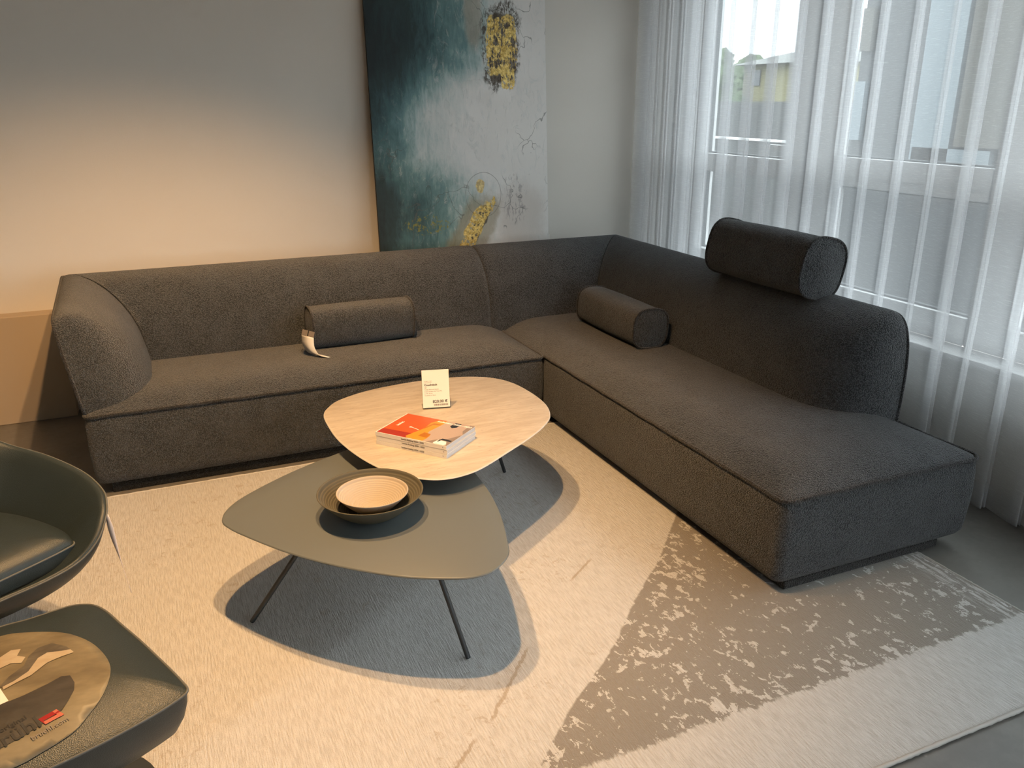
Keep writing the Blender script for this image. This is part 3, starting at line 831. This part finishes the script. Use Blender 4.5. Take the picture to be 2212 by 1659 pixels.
# ------------------------------------------------------------------ catalogues
E1 = Vector((.633, -.774, 0)).normalized(); E2 = Vector((-E1.y, E1.x, 0))
BC = Vector((.841, 2.699, 0)); BL, BW, BH = .300, .206, .0150
B0 = BC - E1*BL/2 - E2*BW/2
def bp(u, v_, z): return tuple(B0 + E1*u*BL + E2*v_*BW + Vector((0, 0, z)))
def slab(u0, u1, v0, v1, z0, z1):
    V = [bp(a, b, z) for z in (z0, z1) for b in (v0, v1) for a in (u0, u1)]
    return V, [(0, 2, 3, 1), (4, 5, 7, 6), (0, 1, 5, 4), (2, 6, 7, 3), (0, 4, 6, 2), (1, 3, 7, 5)]
places = ['bottom', 'middle', 'top']
for k in range(3):
    z0 = .4155 + k*(BH+.0012)
    B0 = BC - E1*BL/2 - E2*BW/2 + E1*(0, .0015, -.001)[k] + E2*(0, .0012, .0004)[k]
    lab = ['bottommost white catalogue of the stack of three on the stone table', 'middle white catalogue of the stack of three on the stone table', 'topmost catalogue with orange cover photo on the stone table'][k]
    r = root('catalogue', tuple(BC+Vector((0, 0, z0))), lab, 'book', 'stacked catalogues on the stone table')
    V, F = slab(.004, .995, .012, .993, z0+.0006, z0+BH-.0006); mk('pages', V, F, M['pages'], r, smooth=False)
    V, F = slab(0, 1, 0, 1, z0, z0+.0006); mk('cover', V, F, M['paper'], r, smooth=False)
    V, F = slab(0, 1, 0, 1, z0+BH-.0006, z0+BH); ct = mk('cover', V, F, M['paper'], r, smooth=False)
    V, F = slab(0, 1, 0, .010, z0+.0006, z0+BH-.0006); sp = mk('spine', V, F, M['paper'], r, smooth=False)
    text('spine_title', 'Leolux Katalog 2024\u20142025', .0085, M['ink'], sp, Vector(bp(.37, 0, z0+.0052))-E2*.0003, E1, (0, 0, 1), bold=.0001)
    text('spine_mark', 'l\u00fc', .006, M['ink'], sp, Vector(bp(.945, 0, z0+.006))-E2*.0003, E1, (0, 0, 1))
    if k == 2:
        zt = z0+BH
        def patch(name, uv, mat, dz):
            V = [bp(a, b, zt+dz) for a, b in uv]; n = len(V)
            V2 = [bp(a, b, zt) for a, b in uv]
            mk(name, V+V2, [tuple(range(n))]+[(i, (i+1) % n, n+(i+1) % n, n+i) for i in range(n)], mat, ct, smooth=False)
        patch('cover_photo', [(.015, .012), (.46, .012), (.5, .30), (.55, .7), (.60, 1), (.012, 1)], M['orange'], .00010)
        patch('cover_photo', [(.015, .012), (.46, .012), (.49, .22), (.25, .22), (.015, .20)], M['brick_red'], .00014)
        patch('cover_photo', [(.46, .012), (.998, .012), (.998, 1), (.60, 1), (.55, .7), (.5, .3)], M['pink'], .00010)
        patch('cover_photo', [(.70, .012), (.998, .012), (.998, .55), (.90, .28), (.78, .16)], M['taupe_print'], .00012)
        patch('cover_photo', [(.998, .55), (.998, 1), (.93, 1), (.94, .7)], M['taupe_print'], .00012)
        patch('cover_photo', [(.40, .08), (.47, .50), (.45, .80), (.50, .95), (.62, .97), (.60, .68), (.58, .45), (.60, .30), (.66, .28), (.67, .12), (.66, .02), (.44, .02)], M['amber'], .00018)
        patch('cover_photo', [(.53, .18), (.545, .36), (.645, .34), (.66, .16)], M['amber_dark'], .00022)
        patch('cover_photo', [(.46, .52), (.49, .80), (.60, .82), (.595, .76), (.51, .72), (.48, .50)], M['amber_dark'], .00022)
        patch('cover_photo', [(.72, .80), (.73, .98), (.82, .98), (.815, .80), (.77, .74)], M['navy'], .00018)
        patch('cover_photo', [(.82, .12), (.84, .26), (.98, .24), (.98, .18), (.86, .20), (.84, .11)], M['navy'], .00018)
        patch('cover_photo', [(.80, .04), (.815, .18), (.93, .17), (.97, .06), (.95, .02), (.82, .02)], M['white_ink'], .00016)
        patch('lamp_arm', [(.305, .46), (.31, .475), (.44, .42), (.437, .405)], M['white_ink'], .0002)
        patch('lamp_shade', [(.285, .44), (.283, .475), (.30, .49), (.318, .475), (.316, .445)], M['white_ink'], .0002)
        text('cover_title', 'Kollektion 2024\u20142025', .0165, M['white_ink'], ct, bp(.50, .885, zt+.0003), E1, E2, bold=.0005, xs=.93)
        text('cover_mark', 'leolux.', .0165, M['white_ink'], ct, bp(.135, .42, zt+.0003), E2, -E1, bold=.0004)

# ------------------------------------------------------------------ price stand
ps = root('price_stand', (.985, 3.005, .4155), 'clear acrylic price stand with cream card behind the catalogues', 'sign')
PX = Vector((.9745, -.2245, 0)).normalized(); PN = Vector((-PX.y, PX.x, 0)); PU = (Vector((0, 0, 1))*.985 + PN*.17).normalized()
PF = PX.cross(PU)            # faces the viewer
PO = Vector((.985, 3.003, .4185)) - PX*.0565
PW, PH = .113, .163
def prism(a, b, c, d, n, t_):
    q = [Vector(x) for x in (a, b, c, d)]; V = [tuple(x) for x in q]+[tuple(x+n*t_) for x in q]
    return V, [(0, 1, 2, 3), (7, 6, 5, 4), (0, 4, 5, 1), (1, 5, 6, 2), (2, 6, 7, 3), (3, 7, 4, 0)]
def quad_on(x0, x1, y0, y1, off): return [PO+PX*x0+PU*y0+PF*off, PO+PX*x1+PU*y0+PF*off, PO+PX*x1+PU*y1+PF*off, PO+PX*x0+PU*y1+PF*off]
V, F = prism(*quad_on(0, PW, 0, PH, -.004), -PF, .0022); plate = mk('acrylic_plate', V, F, M['acrylic'], ps, smooth=False)
V, F = prism(*quad_on(0, PW, -.001, .0015, 0.002), -PF, .010); mk('acrylic_fold', V, F, M['acrylic'], ps, smooth=False)
fo = PO + PX*0 - PF*.006
V, F = prism(fo-PU*.0, fo+PX*PW, fo+PX*PW+PN*.055-Vector((0, 0, .0005)), fo+PN*.055-Vector((0, 0, .0005)), Vector((0, 0, 1)), .002); mk('acrylic_foot', V, F, M['acrylic'], ps, smooth=False)
V, F = prism(*quad_on(.002, PW-.002, .003, PH-.006, 0), -PF, .0008); card = mk('price_card', V, F, M['cream_paper'], ps, smooth=False)
def ptxt(body, x, y, size, mat=M['grey_ink'], bold=0.0, align='LEFT', nm='card_text', xs=1.0): text(nm, body, size, mat, card, PO+PX*x+PU*y+PF*.0003, PX, PU, align, .00008, bold, xs)
ptxt('# 10421 / WF1', .010, .110, .0052)
ptxt('WOHNSTADT', .010, .104, .0048)
ptxt('Couchtisch', .010, .093, .0115, M['ink'], .0003)
ptxt('Lago', .010, .0845, .0052)
ptxt('3-teilig, Platte und Gestell', .010, .076, .0055)
ptxt('lackiert Struktur 410 Prise (AP)', .010, .068, .0055)
ptxt('ca. 90 x 60 cm', .010, .060, .0055)
ptxt('Tischh\u00f6he ca. 35 cm', .010, .052, .0055)
ptxt('820.00 \u20ac', PW-.011, .022, .0165, M['ink'], .0003, 'RIGHT', 'card_price')
bars = []; bx = .046
random.seed(3)
while bx < PW-.012:
    wd = random.choice([.0012, .002, .0028]); bars.append(prism(*quad_on(bx, bx+wd, .010, .0175, .0002), -PF, .0001)); bx += wd+random.choice([.001, .0016])
V, F = merge(bars); mk('barcode', V, F, M['grey_ink'], card, smooth=False)

# ------------------------------------------------------------------ painting
pt = root('leaning_painting', (1.233, 4.66, 0), 'large abstract teal, white and gold canvas leaning against the wall', 'painting')
PWD, PHT = 1.085, 2.42
ang = math.atan2(.155, PHT)
def pq(x, z, d): # d = depth behind the face
    zz = z*cos(ang)+ -d*sin(ang)*0; 
    return (1.233+x, 4.655 + z*sin(ang) + d*cos(ang), max(0, z*cos(ang) - d*sin(ang)) + .001)
V = [pq(x, z, d) for d in (0, .022) for z in (0, PHT) for x in (0, PWD)]
Fc = [(0, 1, 3, 2), (4, 6, 7, 5), (0, 4, 5, 1), (2, 3, 7, 6), (0, 2, 6, 4), (1, 5, 7, 3)]
cv = mk('canvas', V, Fc, M['painting'], pt, smooth=False, mats=[M['painting'], M['canvas_edge'], M['paper']], fmat=[0, 1, 1, 1, 1, 2])
tg = root('price_card', pq(PWD+.001, .735, .01), 'tiny white card sticking out at the right edge of the painting', 'tag')
V, F = prism(pq(PWD+.001, .735, .01), pq(PWD+.018, .740, .012), pq(PWD+.014, .80, .012), pq(PWD+.001, .79, .01), Vector((0, 1, 0)), .001)
mk('card', V, F, M['paper'], tg, smooth=False)

# ------------------------------------------------------------------ armchair
CC = Vector((-.69, 2.39, 0)); FD = Vector((.69, -.724, 0)).normalized(); LD = Vector((-FD.y, FD.x, 0))
chair = root('leather_armchair', (CC.x, CC.y, RT), 'dark green leather shell armchair cropped at the left picture edge', 'armchair')
half = [(.262, 0, .372), (.298, .154, .375), (.316, .25, .388), (.322, .315, .425), (.305, .365, .466), (.277, .398, .488), (.225, .435, .506), (.115, .468, .530), (-.03, .468, .560), (-.156, .44, .588), (-.27, .36, .665), (-.34, .22, .745)]
rim = half + [(-.36, 0, .775)] + [(a, -b, c) for a, b, c in half[:0:-1]]
rimP = smooth_closed([Vector(q) for q in rim], 5)
def cw(fv, lv, z): return tuple(CC + FD*fv + LD*lv + Vector((0, 0, z)))
def shell_ring(k, zf, cfwd=-.02):
    """k: scale about the seat centre, zf: function of the rim height -> z."""
    return [cw(cfwd+(q[0]-cfwd)*k, q[1]*k, zf(q[2])) for q in rimP]
outer = []
for i in range(11):
    t_ = i/10
    k = 1.0 - .02*sin(pi*t_) - .62*t_**2.4
    outer.append(shell_ring(k, lambda h, t_=t_: h*(1-t_)+.24*t_))
V, F = rings(outer, True, False, True); osh = mk('outer_shell', V, F, M['leather'], chair)
inner = [shell_ring(1.0, lambda h: h), shell_ring(.992, lambda h: h+.005), shell_ring(.975, lambda h: h+.006), shell_ring(.955, lambda h: h)]
for i in range(1, 9):
    t_ = i/8
    k = .955 - .36*t_
    inner.append(shell_ring(k, lambda h, t_=t_: h*(1-t_)+.345*t_))
V, F = rings(inner, True, False, True); mk('inner_shell', V, F, M['leather'], chair)
V, F = tube(shell_ring(1.003, lambda h: h), .0028, 6, True); mk('rim_piping', V, F, M['stitch'], chair)
# seat cushion
cush = [(.245, 0, 0), (.262, .17, 0), (.268, .250, 0), (.255, .292, 0), (.15, .325, 0), (-.02, .33, 0), (-.16, .29, 0), (-.24, .18, 0)]
cush = cush + [(-.26, 0, 0)] + [(a, -b, c) for a, b, c in cush[:0:-1]]
cP = smooth_closed([Vector(q) for q in cush], 5)
def cring(k, z): return [cw(q[0]*k, q[1]*k, z) for q in cP]
R = [cring(.90, .352), cring(.97, .358), cring(.995, .375), cring(1.0, .395), cring(.998, .412), cring(.985, .425), cring(.95, .437), cring(.85, .450), cring(.65, .460), cring(.35, .464), cring(.02, .465)]
V, F = rings(R, True, True, True); sc_ = mk('seat_cushion', V, F, M['leather'], chair)
V, F = tube(cring(.999, .414), .003, 6, True); mk('cushion_piping', V, F, M['stitch'], sc_)
V, F = lathe([(.0002, RT+.001), (.26, RT+.001), (.262, RT+.008), (.05, RT+.018), (.03, RT+.03), (.028, .245), (.0002, .245)], CC.x, CC.y, 40); mk('pedestal', V, F, M['leg'], chair, autosmooth=40)
ht = root('hang_tag', (-.205, 2.45, .40), 'thin clear hang tag dangling from the armchair shell', 'tag')
a = Vector((-.212, 2.437, .468)); bm_ = Vector((-.204, 2.44, .37)); e_ = Vector((-.182, 2.415, .21))
def tri_strip(): 
    P = smooth_open([a, bm_, e_], 8); R = []
    for i, p in enumerate(P):
        t_ = i/(len(P)-1); wd = .014*sin(pi*min(1, t_*1.25+.12))*.9+.0008
        R.append([tuple(p+Vector((.55, -.25, 0))*wd), tuple(p-Vector((.55, -.25, 0))*wd)])
    return rings(R, closed_u=False)
V, F = tri_strip(); o = mk('tag_sleeve', V, F, plain('pinkish_plastic', (.88, .78, .74), .4), ht); o.modifiers.new('thickness', 'SOLIDIFY').thickness = .0015

# ------------------------------------------------------------------ footstool
pc = Vector((-.345, 1.80, 0))
stool = root('footstool', (pc.x, pc.y, RT), 'dark green leather footstool with domed cushion at the lower left', 'footstool')
SP = [(-.457, 2.095), (-.397, 2.103), (-.347, 2.116), (-.306, 2.125), (-.274, 2.119), (-.246, 2.101), (-.218, 2.059), (-.186, 1.989), (-.145, 1.902), (-.106, 1.812), (-.074, 1.736), (-.057, 1.692), (-.05, 1.669), (-.057, 1.652), (-.084, 1.632), (-.121, 1.61), (-.175, 1.584), (-.234, 1.559), (-.314, 1.532), (-.42, 1.505), (-.51, 1.495), (-.57, 1.51), (-.595, 1.55), (-.61, 1.68), (-.605, 1.85), (-.58, 1.98), (-.525, 2.06)]
sP = [Vector((q.x, q.y)) for q in smooth_closed([Vector(q) for q in SP], 4)]
def radial(px, py):
    """0 at the centre of the stool, 1 on its edge."""
    d_ = Vector((px, py))-Vector((pc.x, pc.y)); L_ = d_.length
    if L_ < 1e-5: return 0.0
    d_ /= L_; best = 9
    for i_ in range(len(SP)):
        a_ = Vector(SP[i_])-Vector((pc.x, pc.y)); e_ = Vector(SP[(i_+1) % len(SP)])-Vector((pc.x, pc.y))-a_
        den = d_.x*e_.y-d_.y*e_.x
        if abs(den) < 1e-9: continue
        r_ = (a_.x*e_.y-a_.y*e_.x)/den; t_ = (a_.x*d_.y-a_.y*d_.x)/den
        if r_ > 0 and -1e-6 <= t_ <= 1+1e-6: best = min(best, r_)
    return min(1.0, L_/best)
def dome(px, py): return .375+.045*(1-radial(px, py)**3.4)
pc2 = Vector((pc.x, pc.y))
def sr(k, z=None):
    out = []
    for q in sP:
        w_ = pc2+(q-pc2)*k; out.append((w_.x, w_.y, dome(w_.x, w_.y) if z is None else z))
    return out
R = [sr(.60, .225), sr(.78, .24), sr(.89, .268), sr(.955, .305), sr(.992, .345), sr(1.0, .374)]
V, F = rings(R, True, True, False); mk('side_panel', V, F, M['leather'], stool)
R = [sr(1.0, .374)] + [sr(k) for k in (.985, .96, .93, .88, .82, .74, .64, .5, .34, .18, .02)]
V, F = rings(R, True, False, True); mk('top_panel', V, F, M['leather'], stool)
V, F = tube(sr(1.003, .374), .0032, 6, True); mk('seam_piping', V, F, M['stitch'], stool)
V, F = lathe([(.0002, RT+.001), (.20, RT+.001), (.202, RT+.008), (.04, RT+.016), (.025, RT+.028), (.025, .23), (.0002, .23)], pc.x, pc.y, 40); mk('pedestal', V, F, M['leg'], stool, autosmooth=40)

# oval printed display sheet lying on the footstool
oval_s = root('display_sheet', (-.38, 1.76, .42), 'oval printed display sheet with red square logo lying on the footstool', 'sheet')
def sheet_mat(name, ca, cb_, sc0):
    t = NT(name); n = t.noise(sc0, 4, .6, t.mapping((1, 2.2, 1), rot=(0, 0, .5)))
    t.p(color=t.mix(t.step(n, .3, .75), ca, cb_), rough=.5, spec=.5); return t.m
M['sheet'] = sheet_mat('sheet_print', (.12, .095, .055), (.24, .20, .12), 6)
M['sheet_dark'] = sheet_mat('sheet_dark_print', (.030, .026, .022), (.055, .048, .04), 12)
M['sheet_mid'] = sheet_mat('sheet_grey_print', (.07, .058, .042), (.13, .11, .08), 20)
M['sheet_light'] = sheet_mat('sheet_pale_print', (.38, .30, .20), (.46, .39, .28), 14)
M['logo_red'] = plain('logo_red', (.30, .012, .014), .3); M['logo_pale'] = plain('logo_pale_red', (.48, .13, .085), .3)
def drape(pts, dz, mat, nm, par, grid=.018, thick=.0):
    """a flat outline laid over the dome: triangulated, refined, then lifted onto the surface."""
    bm = bmesh.new()
    vs = [bm.verts.new((x, y, 0)) for x, y in pts]; bm.faces.new(vs)
    bmesh.ops.triangulate(bm, faces=bm.faces[:])
    for _ in range(4):
        ee = [e for e in bm.edges if e.calc_length() > grid*1.6]
        if not ee: break
        bmesh.ops.subdivide_edges(bm, edges=ee, cuts=1); bmesh.ops.triangulate(bm, faces=bm.faces[:])
    bm.verts.index_update()
    V = [(q.co.x, q.co.y, dome(q.co.x, q.co.y)+dz) for q in bm.verts]; F = [tuple(q.index for q in fc.verts) for fc in bm.faces]; bm.free()
    o = mk(nm, V, F, mat, par)
    if thick: o.modifiers.new('thickness', 'SOLIDIFY').thickness = thick
    return o
OV = [(-.438, 1.996), (-.398, 1.986), (-.336, 1.955), (-.285, 1.922), (-.243, 1.875), (-.216, 1.822), (-.201, 1.773), (-.198, 1.734), (-.204, 1.696), (-.218, 1.658), (-.240, 1.624), (-.262, 1.596), (-.295, 1.575), (-.328, 1.559), (-.359, 1.546), (-.42, 1.533), (-.48, 1.535), (-.525, 1.56), (-.555, 1.62), (-.57, 1.70), (-.565, 1.80), (-.55, 1.88), (-.52, 1.95), (-.475, 1.985)]
ovs = [(q.x, q.y) for q in smooth_closed([Vector(q) for q in OV], 3)]
sh = drape(ovs, .0022, M['sheet'], 'sheet', oval_s, thick=.0008)
drape([(-.411, 1.774), (-.397, 1.801), (-.372, 1.829), (-.366, 1.862), (-.350, 1.888), (-.322, 1.896), (-.291, 1.869), (-.282, 1.854), (-.300, 1.854), (-.329, 1.860), (-.346, 1.846), (-.361, 1.803), (-.386, 1.779), (-.406, 1.768), (-.46, 1.74), (-.47, 1.76)], .0036, M['sheet_mid'], 'printed_wave', sh)
drape([(-.406, 1.768), (-.386, 1.779), (-.361, 1.803), (-.346, 1.846), (-.329, 1.860), (-.300, 1.854), (-.282, 1.854), (-.274, 1.839), (-.298, 1.832), (-.326, 1.820), (-.354, 1.786), (-.381, 1.771), (-.403, 1.757)], .0037, M['sheet_light'], 'printed_foam', sh)
drape([(-.425, 1.885), (-.405, 1.905), (-.385, 1.900), (-.390, 1.875), (-.372, 1.862), (-.378, 1.842), (-.40, 1.85), (-.42, 1.84)], .0036, M['sheet_light'], 'printed_cloud', sh)
drape([(-.404, 1.707), (-.362, 1.720), (-.320, 1.740), (-.294, 1.756), (-.277, 1.752), (-.267, 1.724), (-.267, 1.701), (-.277, 1.672), (-.288, 1.649), (-.321, 1.625), (-.353, 1.605), (-.392, 1.587), (-.46, 1.57), (-.50, 1.60), (-.49, 1.68)], .0036, M['sheet_dark'], 'printed_rock', sh)
drape([(-.470, 1.735), (-.410, 1.764), (-.389, 1.713), (-.450, 1.690)], .0040, M['paper'], 'white_label', sh)
drape([(-.330, 1.637), (-.298, 1.654), (-.291, 1.645), (-.323, 1.6285)], .0041, M['logo_red'], 'logo_square', sh)
drape([(-.330, 1.637), (-.323, 1.6405), (-.316, 1.6235), (-.316, 1.620)], .0042, M['logo_red'], 'logo_square', sh)
drape([(-.298, 1.654), (-.283, 1.636), (-.290, 1.632), (-.305, 1.650)], .0042, M['logo_pale'], 'logo_square', sh)
drape([(-.316, 1.620), (-.283, 1.636), (-.289, 1.643), (-.320, 1.6275)], .0043, M['logo_pale'], 'logo_square', sh)
TX, TY = Vector((.892, .452, 0)), Vector((-.452, .892, 0))
def sheet_text(body, x, y, size, mat, align='RIGHT', bold=.0):
    o = text('sheet_lettering', body, size, mat, sh, (x, y, 0), TX, TY, align, 0.0, bold)
    og = ORG[sh.as_pointer()]
    for vv in o.data.vertices: vv.co.z = dome(vv.co.x+og.x, vv.co.y+og.y)+.0045-og.z
sheet_text('original', -.349, 1.646, .0175, M['ink'], bold=.0002)
sheet_text('br\u00fchl', -.320, 1.620, .046, M['ink'], bold=.0006)
sheet_text('bruehl.com', -.273, 1.621, .0158, M['grey_ink'])

# ------------------------------------------------------------------ ceiling spots
def spot(loc, target, power, angle, blend, label, size=.03):
    r = root('ceiling_spotlight', (loc[0], loc[1], CEIL), label, 'lamp', 'ceiling spotlights')
    d = (Vector(target)-Vector(loc)).normalized()
    L = Vector(loc)
    V, F = tube([L-d*.12, L-d*.005], .042, 20)
    can = [q for q in F if len(q) == 4]
    mk('lamp_can', V, can+[F[-2]], M['frame'], r, autosmooth=40)
    V, F = tube([Vector((loc[0], loc[1], CEIL-.002)), L-d*.10], .009, 8); mk('bracket', V, F, M['frame'], r)
    ld = bpy.data.lights.new('spot_bulb', 'SPOT'); ld.energy = power; ld.color = WARM; ld.spot_size = angle; ld.spot_blend = blend; ld.shadow_soft_size = size
    lo = bpy.data.objects.new('spot_bulb', ld); col.objects.link(lo)
    lo.parent = r; lo.location = L - Vector((loc[0], loc[1], CEIL))
    lo.rotation_euler = d.to_track_quat('-Z', 'Y').to_euler()
    return r
spot((.53, 1.90, 2.88), (.06, 2.90, 0), SPOT_A, radians(102), .70, 'white ceiling spotlight above the front of the grey table')
spot((.30, 2.42, 2.88), (.02, 3.15, 0), SPOT_B, radians(102), .70, 'white ceiling spotlight above the left tip of the grey table')

# ------------------------------------------------------------------ outside
v, f = box(-40, 60, -40, 60, -.45, -.25)
tag(mk('ground', v, f, M['asphalt'], smooth=False), 'grey paved yard outside the window', 'ground', kind='structure')
house = root('yellow_house', (21, 24, -.25), 'pale yellow house with grey roof seen through the curtain', 'building')
v, f = box(20, 28, 21.5, 25.2, -.25, 2.75); mk('wall', v, f, M['yellow_render'], house, smooth=False)
V = [(19.6, 21.2, 2.72), (19.6, 25.5, 2.72), (28.4, 25.5, 2.72), (28.4, 21.2, 2.72), (21.5, 22.2, 3.15), (21.5, 24.6, 3.15), (26.5, 24.6, 3.15), (26.5, 22.2, 3.15)]
mk('roof', V, [(0, 1, 5, 4), (1, 2, 6, 5), (2, 3, 7, 6), (3, 0, 4, 7), (4, 5, 6, 7), (3, 2, 1, 0)], M['roof'], house, smooth=False)
for y0, z0 in ((24.3, 2.05), (22.3, 2.05), (23.3, .4)):
    v, f = box(19.96, 20.02, y0, y0+.4, z0, z0+.5); mk('window', v, f, M['ext_win'], house, smooth=False)
def tree(loc, h, cr_, label):
    r = root('garden_tree', loc, label, 'tree', 'trees beyond the yard')
    L = Vector(loc)
    V, F = tube([L, L+Vector((.05, .03, h*.5)), L+Vector((0, .05, h*.8))], [.16, .12, .05], 8); mk('trunk', V, F, M['bark'], r)
    bm = bmesh.new()
    for i in range(7):
        a = random.uniform(0, 2*pi); q = L+Vector((cos(a)*cr_*.5*random.random(), sin(a)*cr_*.6*random.random(), h*.62+random.uniform(-.2, .25)*h))
        m_ = bmesh.ops.create_icosphere(bm, subdivisions=3, radius=cr_*random.uniform(.45, .7))
        for vv in m_['verts']:
            vv.co *= 1+random.uniform(-.16, .16); vv.co += q
    bm.verts.index_update()
    V = [tuple(vv.co) for vv in bm.verts]; F = [tuple(vv.index for vv in ff.verts) for ff in bm.faces]; bm.free()
    mk('crown', V, F, M['leaf'], r, smooth=False)
tree((18, 24.6, -.25), 3.5, 1.1, 'dark bushy tree left of the yellow house')
tree((16, 20.8, -.25), 3.1, .55, 'slim dark conifer in front of the yellow house')
tree((30, 37, -.25), 3.7, 1.7, 'rounded tree rising behind the yellow house')
tree((31, 33.5, -.25), 3.9, 1.7, 'second rounded tree at the right end of the yellow house')
hedge = root('low_wall', (14, 17, -.25), 'low grey concrete wall with pale coping across the yard', 'wall')
v, f = box(14, 14.3, 12, 22, -.25, 1.55); mk('wall_body', v, f, M['ext_grey'], hedge, smooth=False)
v, f = box(9.0, 9.08, 9.6, 12.6, -.25, .98); rail = mk('guard_rail', v, f, M['ext_grey'], origin=(9, 11, -.25), smooth=False); tag(rail, 'grey kerb wall with white top line outside the sash window', 'kerb')
v, f = box(8.98, 9.10, 9.6, 12.6, .98, 1.01); mk('white_coping', v, f, M['ext_white'], rail, smooth=False)
wing = root('building_wing', (6.2, 5.1, -.25), 'grey building wing with pale blue panels outside the right window', 'building')
v, f = box(6.05, 6.6, 3.6, 6.02, -.25, 3.4); mk('wall', v, f, M['ext_dark'], wing, smooth=False)
for y0, y1, z0, z1, mt in ((4.93, 5.30, 1.0, 3.0, 'ext_blue'), (5.88, 6.0, 1.25, 1.75, 'ext_blue'), (5.88, 6.0, 2.0, 2.35, 'ext_beige'), (4.55, 5.28, .98, 1.22, 'ext_blue')):
    v, f = box(6.0, 6.05, y0, y1, z0, z1); mk('panel', v, f, M[mt], wing, smooth=False)
v, f = box(5.99, 6.05, 3.6, 4.88, 1.24, 3.4); mk('render_field', v, f, M['ext_beige'], wing, smooth=False)
